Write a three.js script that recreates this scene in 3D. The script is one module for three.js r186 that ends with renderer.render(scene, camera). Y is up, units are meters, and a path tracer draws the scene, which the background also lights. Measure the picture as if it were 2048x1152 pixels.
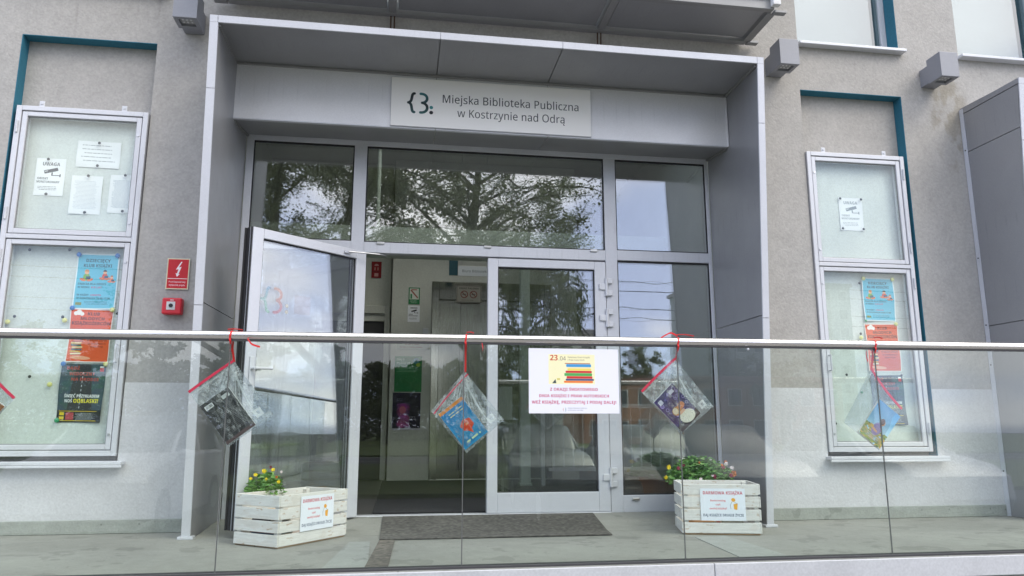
import * as THREE from 'three';
import { mergeGeometries, mergeVertices, toCreasedNormals } from 'three/addons/utils/BufferGeometryUtils.js';
import { RoundedBoxGeometry } from 'three/addons/geometries/RoundedBoxGeometry.js';

// ------------------------------------------------------------------ camera, sky, sun, exposure
const scene = new THREE.Scene();
const camera = new THREE.PerspectiveCamera(42.52, 16 / 9, 0.05, 600);
camera.position.set(0, 0.6996, 5.4807);
camera.lookAt(0.14626, 0.6996 + 0.18415, 5.4807 - 0.97196);
scene.add(camera);
const renderer = new THREE.WebGLRenderer({ antialias: true });
renderer.toneMapping = THREE.LinearToneMapping;
renderer.toneMappingExposure = 1.42;
renderer.shadowMap.enabled = true;
renderer.setSize(1024, 576);

// seeded random and noise
let seedState = 12345;
function seed(n) { seedState = n >>> 0; }
function rnd() { seedState = (seedState + 0x6D2B79F5) >>> 0; let t = seedState; t = Math.imul(t ^ (t >>> 15), t | 1); t ^= t + Math.imul(t ^ (t >>> 7), t | 61); return ((t ^ (t >>> 14)) >>> 0) / 4294967296; }
const rr = (a, b) => a + (b - a) * rnd();
function hash2(x, y, s) { let h = Math.imul(x, 374761393) + Math.imul(y, 668265263) + Math.imul(s, 1274126177); h = Math.imul(h ^ (h >>> 13), 1274126177); return ((h ^ (h >>> 16)) >>> 0) / 4294967296; }
function vnoise(x, y, per, s) {
  const xi = Math.floor(x), yi = Math.floor(y), fx = x - xi, fy = y - yi;
  const m = (v) => per ? ((v % per) + per) % per : v;
  const u = fx * fx * (3 - 2 * fx), v = fy * fy * (3 - 2 * fy);
  const a = hash2(m(xi), m(yi), s), b = hash2(m(xi + 1), m(yi), s), c = hash2(m(xi), m(yi + 1), s), d = hash2(m(xi + 1), m(yi + 1), s);
  return a + (b - a) * u + (c - a) * v + (a - b - c + d) * u * v;
}
function fbm(x, y, per, s, o = 4) { let r = 0, a = 0.5, n = 0; for (let i = 0; i < o; i++) { r += a * vnoise(x, y, per, s + i); n += a; x *= 2; y *= 2; if (per) per *= 2; a *= 0.5; } return r / n; }
const clamp = (v, a = 0, b = 1) => Math.min(b, Math.max(a, v));
const smooth = (a, b, v) => { const t = clamp((v - a) / (b - a)); return t * t * (3 - 2 * t); };

// sky: blue air with broken bright cloud, the same all round
{
  const w = 1024, h = 512, data = new Float32Array(w * h * 4);
  for (let j = 0; j < h; j++) {
    const el = ((j + 0.5) / h - 0.5) * Math.PI, sy = Math.sin(el), cy = Math.cos(el);
    for (let i = 0; i < w; i++) {
      const az = ((i + 0.5) / w) * Math.PI * 2, dx = Math.cos(az) * cy, dz = Math.sin(az) * cy;
      const e = Math.max(sy, 0.0), k = 1 / (e + 0.22);
      const n = fbm(dx * k * 1.3 + 40, dz * k * 1.3 + 40, 0, 298, 5);
      const n2 = fbm(dx * k * 3.1 + 90, dz * k * 3.1 + 20, 0, 310, 4);
      const cov = smooth(0.44, 0.70, n * 0.75 + n2 * 0.25 + 0.10 * e);
      const air = [1.00 - 0.46 * e, 1.15 - 0.46 * e, 1.60 - 0.50 * e];
      const lift = 0.92 + 0.14 * smooth(0.1, 0.6, e), cl = [1.88 * lift, 1.86 * lift, 1.88 * lift];
      const dim = 0.88 + 0.24 * n2;
      const o = (j * w + i) * 4;
      for (let c = 0; c < 3; c++) data[o + c] = 1.0 * (air[c] + (cl[c] * dim - air[c]) * cov * 0.9) * (sy < 0 ? 0.55 : 1);
      data[o + 3] = 1;
    }
  }
  const sky = new THREE.DataTexture(data, w, h, THREE.RGBAFormat, THREE.FloatType);
  sky.mapping = THREE.EquirectangularReflectionMapping; sky.magFilter = THREE.LinearFilter; sky.minFilter = THREE.LinearFilter; sky.needsUpdate = true;
  scene.background = sky; scene.environment = sky;
}
const sun = new THREE.DirectionalLight(new THREE.Color(1.0, 0.93, 0.82), 1.2);
sun.position.set(16, 22, 16); sun.castShadow = true; sun.shadow.radius = 55;
sun.shadow.mapSize.set(2048, 2048);
Object.assign(sun.shadow.camera, { left: -14, right: 14, top: 12, bottom: -12, near: 1, far: 60 });
scene.add(sun); scene.add(sun.target);

// ------------------------------------------------------------------ helpers
const used = {};
function numbered(n) { if (!(n in used)) { used[n] = 0; return n; } used[n]++; return n + '_' + String(used[n]).padStart(3, '0'); }
function tag(o, label, category, group) { o.userData.label = label; o.userData.category = category; if (group) o.userData.group = group; return o; }
function thing(name, label, category, pos = [0, 0, 0], turn = 0, group) {
  const g = new THREE.Group(); g.name = numbered(name); g.position.set(...pos); g.rotation.y = turn; scene.add(g);
  return tag(g, label, category, group);
}
function part(name, geo, mat, parent = scene) {
  const m = new THREE.Mesh(geo, mat); m.name = parent === scene ? numbered(name) : name; m.castShadow = m.receiveShadow = true; parent.add(m); return m;
}
function group(name, parent, pos = [0, 0, 0], turn = 0) { const g = new THREE.Group(); g.name = name; g.position.set(...pos); g.rotation.y = turn; parent.add(g); return g; }
function struct(name, geo, mat) { const m = part(name, geo, mat); m.userData.kind = 'structure'; return m; }
// uv in metres from the face's main direction
function uvM(g, sx = 0, sy = 0) {
  if (g.index) g = g.toNonIndexed();
  g.computeVertexNormals();
  const p = g.attributes.position, n = g.attributes.normal, uv = new Float32Array(p.count * 2);
  for (let i = 0; i < p.count; i++) {
    const ax = Math.abs(n.getX(i)), ay = Math.abs(n.getY(i)), az = Math.abs(n.getZ(i));
    const x = p.getX(i), y = p.getY(i), z = p.getZ(i);
    let u, v; if (az >= ax && az >= ay) { u = x; v = y; } else if (ax >= ay) { u = z; v = y; } else { u = x; v = z; }
    uv[i * 2] = u + sx; uv[i * 2 + 1] = v + sy;
  }
  g.setAttribute('uv', new THREE.BufferAttribute(uv, 2));
  return g;
}
function box(x0, x1, y0, y1, z0, z1) {
  const g = new THREE.BoxGeometry(x1 - x0, y1 - y0, z1 - z0); g.translate((x0 + x1) / 2, (y0 + y1) / 2, (z0 + z1) / 2); return uvM(g);
}
function rbox(x0, x1, y0, y1, z0, z1, r = 0.004, seg = 2) {
  const g = new RoundedBoxGeometry(x1 - x0, y1 - y0, z1 - z0, seg, Math.min(r, (x1 - x0) / 2.01, (y1 - y0) / 2.01, (z1 - z0) / 2.01));
  g.translate((x0 + x1) / 2, (y0 + y1) / 2, (z0 + z1) / 2);
  const n = g.attributes.normal.clone(), p = g.attributes.position, uv = new Float32Array(p.count * 2);
  for (let i = 0; i < p.count; i++) {
    const ax = Math.abs(n.getX(i)), ay = Math.abs(n.getY(i)), az = Math.abs(n.getZ(i)), x = p.getX(i), y = p.getY(i), z = p.getZ(i);
    if (az >= ax && az >= ay) { uv[i * 2] = x; uv[i * 2 + 1] = y; } else if (ax >= ay) { uv[i * 2] = z; uv[i * 2 + 1] = y; } else { uv[i * 2] = x; uv[i * 2 + 1] = z; }
  }
  g.setAttribute('uv', new THREE.BufferAttribute(uv, 2)); return g;
}
// closed slab from four corners of one face and an offset
function slab(a, b, c, d, off) {
  const t = [a, b, c, d], q = t.map((p) => p.map((v, i) => v + off[i])), P = [...t, ...q];
  const F = [[0, 1, 2, 3], [7, 6, 5, 4], [1, 0, 4, 5], [2, 1, 5, 6], [3, 2, 6, 7], [0, 3, 7, 4]], v = [];
  const ctr = [0, 1, 2].map((i) => P.reduce((s, p) => s + p[i], 0) / 8);
  for (const f of F) {
    const [p, r, s, u] = f.map((i) => P[i]);
    const e1 = r.map((x, i) => x - p[i]), e2 = s.map((x, i) => x - p[i]);
    const nn = [e1[1] * e2[2] - e1[2] * e2[1], e1[2] * e2[0] - e1[0] * e2[2], e1[0] * e2[1] - e1[1] * e2[0]];
    const fc = [0, 1, 2].map((i) => (p[i] + r[i] + s[i] + u[i]) / 4 - ctr[i]);
    const ok = nn[0] * fc[0] + nn[1] * fc[1] + nn[2] * fc[2] > 0;
    for (const w of ok ? [p, r, s, p, s, u] : [p, s, r, p, u, s]) v.push(...w);
  }
  const g = new THREE.BufferGeometry(); g.setAttribute('position', new THREE.Float32BufferAttribute(v, 3)); return uvM(g);
}
function cyl(r0, r1, h, seg = 16) { return new THREE.CylinderGeometry(r1, r0, h, seg); }
function rod(a, b, r, seg = 10) {
  const A = new THREE.Vector3(...a), B = new THREE.Vector3(...b), d = B.clone().sub(A), g = new THREE.CylinderGeometry(r, r, d.length(), seg);
  g.applyQuaternion(new THREE.Quaternion().setFromUnitVectors(new THREE.Vector3(0, 1, 0), d.clone().normalize())); g.translate(...A.add(B).multiplyScalar(0.5).toArray()); return g;
}
function merge(list) { return mergeGeometries(list.map((g) => { const k = g.index ? g.toNonIndexed() : g; for (const n of Object.keys(k.attributes)) if (!['position', 'normal', 'uv'].includes(n)) k.deleteAttribute(n); if (!k.attributes.normal) k.computeVertexNormals(); return k; })); }
// flat band along a path, with real thickness
function ribbonGeo(pts, side, w, t = 0.0008) {
  const c = new THREE.CatmullRomCurve3(pts.map((p) => new THREE.Vector3(...p)), false, 'catmullrom', 0.4), n = pts.length * 5, v = [], idx = [];
  const S = new THREE.Vector3(...side).normalize();
  for (let i = 0; i <= n; i++) {
    const p = c.getPoint(i / n), tn = c.getTangent(i / n), nn = new THREE.Vector3().crossVectors(S, tn).normalize().multiplyScalar(t / 2), s = S.clone().multiplyScalar(w / 2);
    for (const [a, b] of [[-1, 1], [1, 1], [1, -1], [-1, -1]]) v.push(p.x + a * s.x + b * nn.x, p.y + a * s.y + b * nn.y, p.z + a * s.z + b * nn.z);
  }
  for (let i = 0; i < n; i++) for (let k = 0; k < 4; k++) { const a = i * 4 + k, b = i * 4 + (k + 1) % 4; idx.push(a, b, a + 4, b, b + 4, a + 4); }
  idx.push(0, 2, 1, 0, 3, 2); const e = n * 4; idx.push(e, e + 1, e + 2, e, e + 2, e + 3);
  const g = new THREE.BufferGeometry(); g.setAttribute('position', new THREE.Float32BufferAttribute(v, 3)); g.setIndex(idx);
  const f = g.toNonIndexed(); f.computeVertexNormals(); f.setAttribute('uv', new THREE.Float32BufferAttribute(new Float32Array(f.attributes.position.count * 2), 2)); return f;
}
// ------------------------------------------------------------------ textures
function dataTex(n, fn, srgb, tile = 1) {
  const d = new Uint8Array(n * n * 4);
  for (let j = 0; j < n; j++) for (let i = 0; i < n; i++) { const c = fn(i / n, j / n, i, j), o = (j * n + i) * 4; const a = Array.isArray(c) ? c : [c, c, c]; d[o] = clamp(a[0]) * 255; d[o + 1] = clamp(a[1]) * 255; d[o + 2] = clamp(a[2]) * 255; d[o + 3] = 255; }
  const t = new THREE.DataTexture(d, n, n); t.wrapS = t.wrapT = THREE.RepeatWrapping; t.magFilter = THREE.LinearFilter; t.minFilter = THREE.LinearFilter;
  if (srgb) t.colorSpace = THREE.SRGBColorSpace; t.repeat.set(1 / tile, 1 / tile); t.needsUpdate = true; return t;
}
function canvasTex(w, h, draw) {
  const c = document.createElement('canvas'); c.width = w; c.height = h; const g = c.getContext('2d'); draw(g, w, h);
  const t = new THREE.CanvasTexture(c); t.colorSpace = THREE.SRGBColorSpace; t.magFilter = THREE.LinearFilter; return t;
}
const std = (o) => new THREE.MeshStandardMaterial(o), phy = (o) => new THREE.MeshPhysicalMaterial(o);
const lin = (r, g, b) => new THREE.Color().setRGB(r, g, b);

// colour of the long facade, 16.6 m by 8.3 m on one sheet: mottling, rain streaks under the sills, the damp patch by the further portal
const facadeMap = (() => {
  const w = 2048, h = 1024, d = new Uint8Array(w * h * 4), X0 = -7, LX = 16.6, LY = 8.3;
  for (let j = 0; j < h; j++) for (let i = 0; i < w; i++) {
    const x = X0 + (i / w) * LX, y = -0.8 + (j / h) * LY;
    const big = fbm(x * 0.9, y * 0.9, 0, 303, 4) - 0.5, mid = fbm(x * 9, y * 9, 0, 311, 3) - 0.5, fine = hash2(i, j, 5) - 0.5, f2 = vnoise(i * 0.55, j * 0.55, 0, 9) - 0.5, warm = fbm(x * 0.5, y * 0.5, 0, 323, 3) - 0.5;
    let k = 0.90 + 0.045 * big + 0.06 * mid + 0.05 * fine + 0.06 * f2, br = 0;
    for (const [a, b, y0, l] of [[3.30, 4.32, 3.93, 0.55], [4.86, 5.86, 3.93, 0.5], [-2.83, -1.80, 3.93, 0.5], [-2.83, -1.82, 0.43, 0.3], [3.29, 4.31, 0.43, 0.3]]) if (x > a && x < b && y < y0 && y > y0 - l) { const st = smooth(0.60, 0.85, fbm(x * 26, 3.3 + y * 0.8, 0, 331, 3)), gr = smooth(0.3, 0.7, fbm(x * 14, y * 14, 0, 333, 3)); k -= 0.10 * st * gr * (1 - (y0 - y) / l); }
    const dx = (x - 4.72) / 0.22, dy = (y - 3.35) / 0.55, rr2 = dx * dx + dy * dy; if (rr2 < 1) { const m = smooth(0.42, 0.62, fbm(x * 11, y * 6, 0, 341, 4)) * smooth(1, 0.3, rr2); k -= 0.10 * m; br += 0.03 * m; }
    const o = (j * w + i) * 4; d[o] = clamp(k * (1 + 0.03 * warm + 0.004) + br * 0.4) * 255; d[o + 1] = clamp(k) * 255; d[o + 2] = clamp(k * (1 - 0.04 * warm - 0.006) - br) * 255; d[o + 3] = 255;
  }
  const t = new THREE.DataTexture(d, w, h); t.wrapS = t.wrapT = THREE.RepeatWrapping; t.magFilter = t.minFilter = THREE.LinearFilter; t.colorSpace = THREE.SRGBColorSpace; t.repeat.set(1 / LX, 1 / LY); t.offset.set(7 / LX, 0.8 / LY); t.needsUpdate = true; return t;
})();
const glassBump = dataTex(256, (u, v) => fbm(u * 5, v * 5, 5, 351, 2), false, 1.5);
const stuccoBump = dataTex(1024, (u, v) => 0.5 + 0.45 * (fbm(u * 150, v * 150, 150, 31, 3) - 0.5) + 0.5 * (vnoise(u * 420, v * 420, 420, 41) - 0.5), false, 4);
const paintBump = dataTex(512, (u, v) => 0.5 + 0.5 * (fbm(u * 60, v * 60, 60, 51, 3) - 0.5), false, 2);
const paintMap = dataTex(512, (u, v) => { const k = 0.93 + 0.09 * (fbm(u * 6, v * 6, 6, 61, 4) - 0.5) + 0.06 * (vnoise(u * 256, v * 256, 256, 67) - 0.5); const scuff = fbm(u * 14, v * 30, 2, 71, 4) > 0.66 ? -0.06 : 0; return [k + scuff, k + scuff, k + scuff]; }, true, 2);
const floorMap = dataTex(1024, (u, v) => {
  const k = 0.88 + 0.12 * (fbm(u * 6, v * 6, 6, 81, 4) - 0.5) + 0.07 * (fbm(u * 60, v * 60, 60, 87, 2) - 0.5) + 0.06 * (vnoise(u * 512, v * 512, 512, 91) - 0.5);
  const st = fbm(u * 18, v * 18, 18, 95, 4), d = st > 0.68 ? -0.08 : 0, sp = hash2(Math.floor(u * 340), Math.floor(v * 340), 99) > 0.9985 ? -0.25 : 0;
  return [k + d + sp, k + d + sp, k + d + sp];
}, true, 3);
const metalBump = dataTex(512, (u, v) => 0.5 + 0.5 * (vnoise(u * 256, v * 256, 256, 111) - 0.5), false, 0.5);
const metalMap = dataTex(512, (u, v) => { const k = 0.94 + 0.07 * (fbm(u * 4, v * 4, 4, 121, 4) - 0.5) - 0.07 * smooth(0.62, 0.8, fbm(u * 40, v * 3, 3, 123, 3)) * smooth(0.4, 0.6, fbm(u * 6, v * 6, 6, 125, 2)) + 0.03 * (vnoise(u * 256, v * 256, 256, 127) - 0.5); return [k, k, k]; }, true, 1.4);
const metalRough = dataTex(512, (u, v) => 0.85 + 0.3 * (fbm(u * 8, v * 8, 8, 131, 4) - 0.5), false, 1.2);
const woodMap = dataTex(512, (u, v) => {
  const g = fbm(u * 6 + 2.5 * fbm(u * 2, v * 6, 0, 141, 2), v * 90, 0, 143, 3) - 0.5, b = fbm(u * 14, v * 40, 0, 147, 4);
  const wear = 0.55 * smooth(0.735, 0.80, b) + 0.10 * smooth(0.55, 0.7, fbm(u * 5, v * 9, 0, 149, 3)); const k = 0.94 + 0.09 * g + 0.05 * (vnoise(u * 200, v * 400, 0, 149) - 0.5);
  return [k * (1 - 0.22 * wear), k * (1 - 0.34 * wear), k * (1 - 0.46 * wear)];
}, true, 0.5);
const asphaltMap = dataTex(512, (u, v) => { const k = 0.62 + 0.3 * (vnoise(u * 256, v * 256, 256, 151) - 0.5) + 0.25 * (fbm(u * 5, v * 5, 5, 153, 4) - 0.5); return [k, k, k]; }, true, 4);
const grassMap = dataTex(512, (u, v) => { const k = fbm(u * 30, v * 30, 30, 161, 4), m = fbm(u * 4, v * 4, 4, 163, 3); return [0.30 + 0.25 * k + 0.1 * m, 0.42 + 0.28 * k, 0.16 + 0.16 * k]; }, true, 5);
const steelMap = dataTex(512, (u, v) => { const k = 0.9 + 0.16 * (vnoise(u * 500, v * 6, 0, 171) - 0.5) + 0.08 * (fbm(u * 5, v * 5, 5, 173, 3) - 0.5); return [k, k, k]; }, true, 1);

// ------------------------------------------------------------------ materials
const M = {
  stucco: std({ color: lin(0.50, 0.488, 0.468), map: facadeMap, bumpMap: stuccoBump, bumpScale: 0.0025, roughness: 0.95 }),
  band: std({ color: lin(0.66, 0.66, 0.67), map: paintMap, bumpMap: stuccoBump, bumpScale: 0.0025, roughness: 0.9 }),
  plinth: std({ color: lin(0.42, 0.44, 0.40), map: floorMap, bumpMap: stuccoBump, bumpScale: 0.003, roughness: 0.9 }),
  floor: std({ color: lin(0.352, 0.352, 0.315), map: floorMap, bumpMap: paintBump, bumpScale: 0.001, roughness: 0.7 }),
  floorPatch: std({ color: lin(0.405, 0.42, 0.39), map: floorMap, roughness: 0.7 }),
  floorStrip: std({ color: lin(0.34, 0.30, 0.25), map: asphaltMap, roughness: 0.9 }),
  teal: std({ color: lin(0.024, 0.165, 0.24), map: paintMap, bumpMap: stuccoBump, bumpScale: 0.002, roughness: 0.85 }),
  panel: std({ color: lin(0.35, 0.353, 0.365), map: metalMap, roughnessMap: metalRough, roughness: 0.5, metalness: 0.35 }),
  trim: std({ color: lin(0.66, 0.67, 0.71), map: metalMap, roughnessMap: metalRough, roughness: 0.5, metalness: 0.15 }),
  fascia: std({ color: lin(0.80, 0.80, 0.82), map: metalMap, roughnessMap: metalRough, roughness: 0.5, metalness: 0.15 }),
  frame: std({ color: lin(0.66, 0.675, 0.72), map: metalMap, roughnessMap: metalRough, roughness: 0.45, metalness: 0.1 }),
  frameLight: std({ color: lin(0.70, 0.71, 0.74), map: metalMap, roughnessMap: metalRough, roughness: 0.4, metalness: 0.1 }),
  sealGrey: std({ color: lin(0.10, 0.105, 0.10), roughness: 0.7 }),
  gasket: std({ color: lin(0.02, 0.02, 0.022), roughness: 0.7 }),
  lampBody: std({ color: lin(0.30, 0.305, 0.33), map: metalMap, bumpMap: metalBump, bumpScale: 0.0004, roughness: 0.55, metalness: 0.2 }),
  dark: std({ color: lin(0.05, 0.05, 0.052), roughness: 0.8 }),
  edge: std({ color: lin(0.58, 0.59, 0.60), map: paintMap, roughness: 0.5 }),
  white: std({ color: lin(0.78, 0.78, 0.77), map: paintMap, roughness: 0.6 }),
  paper: std({ color: lin(0.82, 0.82, 0.83), roughness: 0.85 }),
  board: std({ color: lin(0.76, 0.80, 0.77), map: paintMap, roughness: 0.5 }),
  steelRail: std({ color: lin(0.80, 0.77, 0.74), roughnessMap: metalRough, roughness: 0.24, metalness: 1 }),
  steelLift: std({ color: lin(0.78, 0.76, 0.68), map: steelMap, roughness: 0.16, metalness: 1 }),
  steel: std({ color: lin(0.6, 0.6, 0.6), roughness: 0.35, metalness: 1 }),
  beam: std({ color: lin(0.32, 0.32, 0.32), map: metalMap, roughness: 0.55, metalness: 0.3 }),
  rust: std({ color: lin(0.10, 0.06, 0.04), roughness: 0.9 }),
  red: std({ color: lin(0.60, 0.02, 0.035), roughness: 0.4 }),
  redRibbon: std({ color: lin(0.72, 0.02, 0.02), roughness: 0.45 }),
  zip: std({ color: lin(0.70, 0.03, 0.09), roughness: 0.4 }),
  glazing: phy({ color: lin(0.86, 0.885, 0.88), transmission: 1, thickness: 0, roughness: 0.0, ior: 2.6, specularIntensity: 1, bumpMap: glassBump, bumpScale: 0.0007 }),
  glazingUp: phy({ color: lin(0.7, 0.75, 0.75), transmission: 1, thickness: 0, roughness: 0.0, ior: 2.45 }),
  railGlass: phy({ color: lin(0.955, 0.985, 0.96), transmission: 1, thickness: 0, roughness: 0.0, ior: 1.5 }),
  caseGlass: phy({ color: lin(0.97, 0.99, 0.975), transmission: 1, thickness: 0, roughness: 0.0, ior: 1.5 }),
  wood: std({ color: lin(0.80, 0.79, 0.75), map: woodMap, bumpMap: woodMap, bumpScale: 0.001, roughness: 0.85 }),
  woodRaw: std({ color: lin(0.42, 0.30, 0.18), map: woodMap, roughness: 0.9 }),
  mat: std({ color: lin(0.27, 0.255, 0.225), map: asphaltMap, bumpMap: asphaltMap, bumpScale: 0.003, roughness: 1 }),
  matDark: std({ color: lin(0.035, 0.036, 0.04), map: asphaltMap, roughness: 0.9 }),
  lobbyFloor: std({ color: lin(0.12, 0.115, 0.11), map: floorMap, roughness: 0.35 }),
  lobbyWall: std({ color: lin(0.70, 0.71, 0.64), map: paintMap, roughness: 0.8 }),
  mint: std({ color: lin(0.74, 0.82, 0.72), map: paintMap, roughness: 0.6 }),
  asphalt: std({ color: lin(0.11, 0.11, 0.115), map: asphaltMap, roughness: 0.95 }),
  paving: std({ color: lin(0.24, 0.235, 0.22), map: floorMap, roughness: 0.9 }),
  grass: std({ color: lin(0.45, 0.42, 0.45), map: grassMap, roughness: 1 }),
  bark: std({ color: lin(0.13, 0.125, 0.07), map: asphaltMap, bumpMap: asphaltMap, bumpScale: 0.02, roughness: 1 }),
  leafA: phy({ color: lin(0.115, 0.14, 0.045), roughness: 0.9, transmission: 0.5, thickness: 0, side: THREE.DoubleSide }),
  leafB: phy({ color: lin(0.12, 0.15, 0.055), roughness: 0.9, transmission: 0.5, thickness: 0, side: THREE.DoubleSide }),
  plantLeaf: phy({ color: lin(0.12, 0.30, 0.06), roughness: 0.7, transmission: 0.25, thickness: 0, side: THREE.DoubleSide }),
  plantLeafB: phy({ color: lin(0.22, 0.40, 0.10), roughness: 0.7, transmission: 0.25, thickness: 0, side: THREE.DoubleSide }),
  petalYellow: std({ color: lin(0.80, 0.62, 0.02), roughness: 0.7, side: THREE.DoubleSide }),
  petalRed: std({ color: lin(0.20, 0.02, 0.045), roughness: 0.7, side: THREE.DoubleSide }),
  petalWhite: std({ color: lin(0.75, 0.66, 0.66), roughness: 0.7, side: THREE.DoubleSide }),
  petalOrange: std({ color: lin(0.60, 0.17, 0.03), roughness: 0.7, side: THREE.DoubleSide }),
  terracotta: std({ color: lin(0.42, 0.17, 0.06), map: paintMap, roughness: 0.85 }),
  soil: std({ color: lin(0.04, 0.03, 0.02), roughness: 1 }),
  page: std({ color: lin(0.72, 0.68, 0.56), roughness: 0.9 }),
  magnetBlack: std({ color: lin(0.02, 0.025, 0.022), roughness: 0.4 }),
  magnetYellow: std({ color: lin(0.72, 0.70, 0.26), roughness: 0.4 }),
  magnetBlue: std({ color: lin(0.03, 0.17, 0.50), roughness: 0.4 }),
  magnetGreen: std({ color: lin(0.02, 0.30, 0.12), roughness: 0.4 }),
};
const printMat = (tex, rough = 0.75) => std({ map: tex, roughness: rough });
const Z_DOOR = -0.35, RISE = 0.042; // the floor rises to the doors

// ------------------------------------------------------------------ the ground outside and the terrace
const STREET = -0.8;
struct('street', box(-150, 150, STREET - 0.5, STREET, -40, 220), M.asphalt);
struct('pavement', box(-40, 40, STREET + 0.004, STREET + 0.12, 1.66, 7.0), M.paving);
struct('lawn', box(-60, 60, STREET + 0.004, STREET + 0.10, 14.0, 27.0), M.grass);
struct('far_lawn', box(-120, 120, STREET + 0.004, STREET + 0.10, 36.0, 150.0), M.grass);
for (let i = 0; i < 14; i++) struct('road_marking', box(-38 + i * 6, -35 + i * 6, STREET + 0.004, STREET + 0.008, 31.2, 31.35), M.white);
for (const z of [27.6, 35.4]) struct('road_edge_line', box(-60, 60, STREET + 0.004, STREET + 0.008, z, z + 0.14), M.white);
{
  const f = struct('terrace_floor', box(-7, 9.6, -0.12, 0, -0.35, 1.60), M.floor);
  part('ramp', slab([-1.27, 0.001, 0.36], [2.585, 0.001, 0.36], [2.585, RISE, -0.345], [-1.27, RISE, -0.345], [0, -0.04, 0]), M.floor, f);
  part('pale_patch', slab([-0.28, 0.004, 0.63], [-0.155, 0.004, 0.63], [-0.135, 0.004, 1.53], [-0.365, 0.004, 1.53], [0, -0.0035, 0]), M.floorPatch, f);  // two patches of floor in a slightly paler tone
  part('pale_patch', slab([1.90, 0.004, 0.74], [2.115, 0.004, 0.72], [2.14, 0.004, 1.53], [1.85, 0.004, 1.53], [0, -0.0035, 0]), M.floorPatch, f);
  part('cover_strip', slab([-0.10, 0.007, 0.60], [-0.005, 0.007, 0.60], [-0.035, 0.007, 1.53], [-0.152, 0.007, 1.53], [0, -0.006, 0]), M.floorStrip, f);
  struct('terrace_wall', box(-7, 9.6, STREET, -0.125, -0.35, 1.55), M.plinth);
  const e = struct('terrace_edge', box(-7, 9.6, -0.112, -0.008, 1.592, 1.60), M.gasket);
  const cuts = [-7, -4.2, -1.4, 1.652, 4.45, 7.2, 9.6];
  for (let i = 0; i < cuts.length - 1; i++) part('edge_panel', rbox(cuts[i] + 0.002, cuts[i + 1] - 0.002, -0.108, -0.004, 1.60, 1.618, 0.004), M.edge, e);
}

// ------------------------------------------------------------------ the library building
const recess = { L: [-2.811, -1.875], R: [3.316, 4.263] }, RT = 3.536, RB = 0.46;
const upper = [[-2.80, -1.835], [3.326, 4.285], [4.872, 5.83]], UB = 3.955, UT = 5.6;
{
  const b = thing('library_building', 'grey stucco library building with teal window reveals and pale lower band', 'building');
  const s = new THREE.Shape(); s.moveTo(-7, STREET); s.lineTo(9.6, STREET); s.lineTo(9.6, 6.4); s.lineTo(-7, 6.4); s.closePath();
  const hole = (x0, x1, y0, y1) => { const h = new THREE.Path(); h.moveTo(x0, y0); h.lineTo(x0, y1); h.lineTo(x1, y1); h.lineTo(x1, y0); h.closePath(); s.holes.push(h); };
  hole(...recess.L, RB, RT); hole(...recess.R, RB, RT);
  hole(-1.325, 2.72, -0.13, 3.2); hole(4.83, 8.78, -0.13, 3.2);
  for (const [x0, x1] of upper) hole(x0, x1, UB, UT);
  const g = new THREE.ExtrudeGeometry(s, { depth: 0.3, bevelEnabled: false }); g.translate(0, 0, -0.3);
  part('wall', uvM(g), M.stucco, b);
  // painted lower band and plinth, laid on the wall
  const bandX = [[-7, recess.L[0], 1.0], [recess.L[0], recess.L[1], RB - 0.002], [recess.L[1], -1.337, 1.0], [2.648, recess.R[0], 1.0], [recess.R[0], recess.R[1], RB - 0.002], [recess.R[1], 4.813, 1.0]];
  for (const [x0, x1, y1] of bandX) part('painted_band', box(x0, x1, 0.09, y1, 0.0005, 0.004), M.band, b);
  for (const [x0, x1] of [[-7, -1.337], [2.648, 4.813]]) part('plinth', rbox(x0, x1, 0.0005, 0.09, 0.0005, 0.014, 0.005), M.plinth, b);
  for (const [k, [x0, x1]] of Object.entries(recess)) {
    const r = part('blind_recess', box(x0 - 0.02, x1 + 0.02, RB - 0.02, RT + 0.02, -0.14, -0.10), M.stucco, b);
    part('teal_reveal', box(x0 + 0.002, x1 - 0.002, RT - 0.006, RT - 0.001, -0.099, 0.002), M.teal, r);
    if (k === 'L') part('teal_reveal', box(x0 + 0.001, x0 + 0.006, RB, RT - 0.007, -0.099, 0.002), M.teal, r);
    else part('teal_reveal', box(x1 - 0.006, x1 - 0.001, RB, RT - 0.007, -0.099, 0.002), M.teal, r);
    // sill below the cabinet
    part('sill', merge([rbox(x0 - 0.02, x1 + 0.05, RB - 0.012, RB + 0.012, -0.09, 0.075, 0.004), rbox(x0 - 0.02, x1 + 0.05, RB - 0.03, RB - 0.013, 0.06, 0.075, 0.004)]), M.frameLight, r);
  }
  for (const [x0, x1] of upper) {
    const w = group('upper_window', b);
    part('frame', merge([box(x0, x0 + 0.05, UB, UT, -0.20, -0.13), box(x1 - 0.055, x1 - 0.006, UB, UT, -0.20, -0.13), box(x0 + 0.05, x1 - 0.055, UB, UB + 0.05, -0.20, -0.13), box(x0 + 0.05, x1 - 0.055, UT - 0.05, UT, -0.20, -0.13)]), M.frameLight, w);
    part('pane', box(x0 + 0.045, x1 - 0.05, UB + 0.045, UT - 0.045, -0.165, -0.145), M.glazingUp, w);
    part('teal_reveal', box(x1 - 0.006, x1 - 0.001, UB, UT, -0.128, 0.002), M.teal, w);
    part('sill', rbox(x0 - 0.015, x1 + 0.03, UB - 0.022, UB + 0.004, -0.12, 0.07, 0.004), M.frameLight, w);
    part('blind', box(x0 + 0.01, x1 - 0.01, UB, UT, -0.33, -0.325), M.white, w);  // white sheet added behind the glass so the pane looks brighter
  }
}
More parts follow.
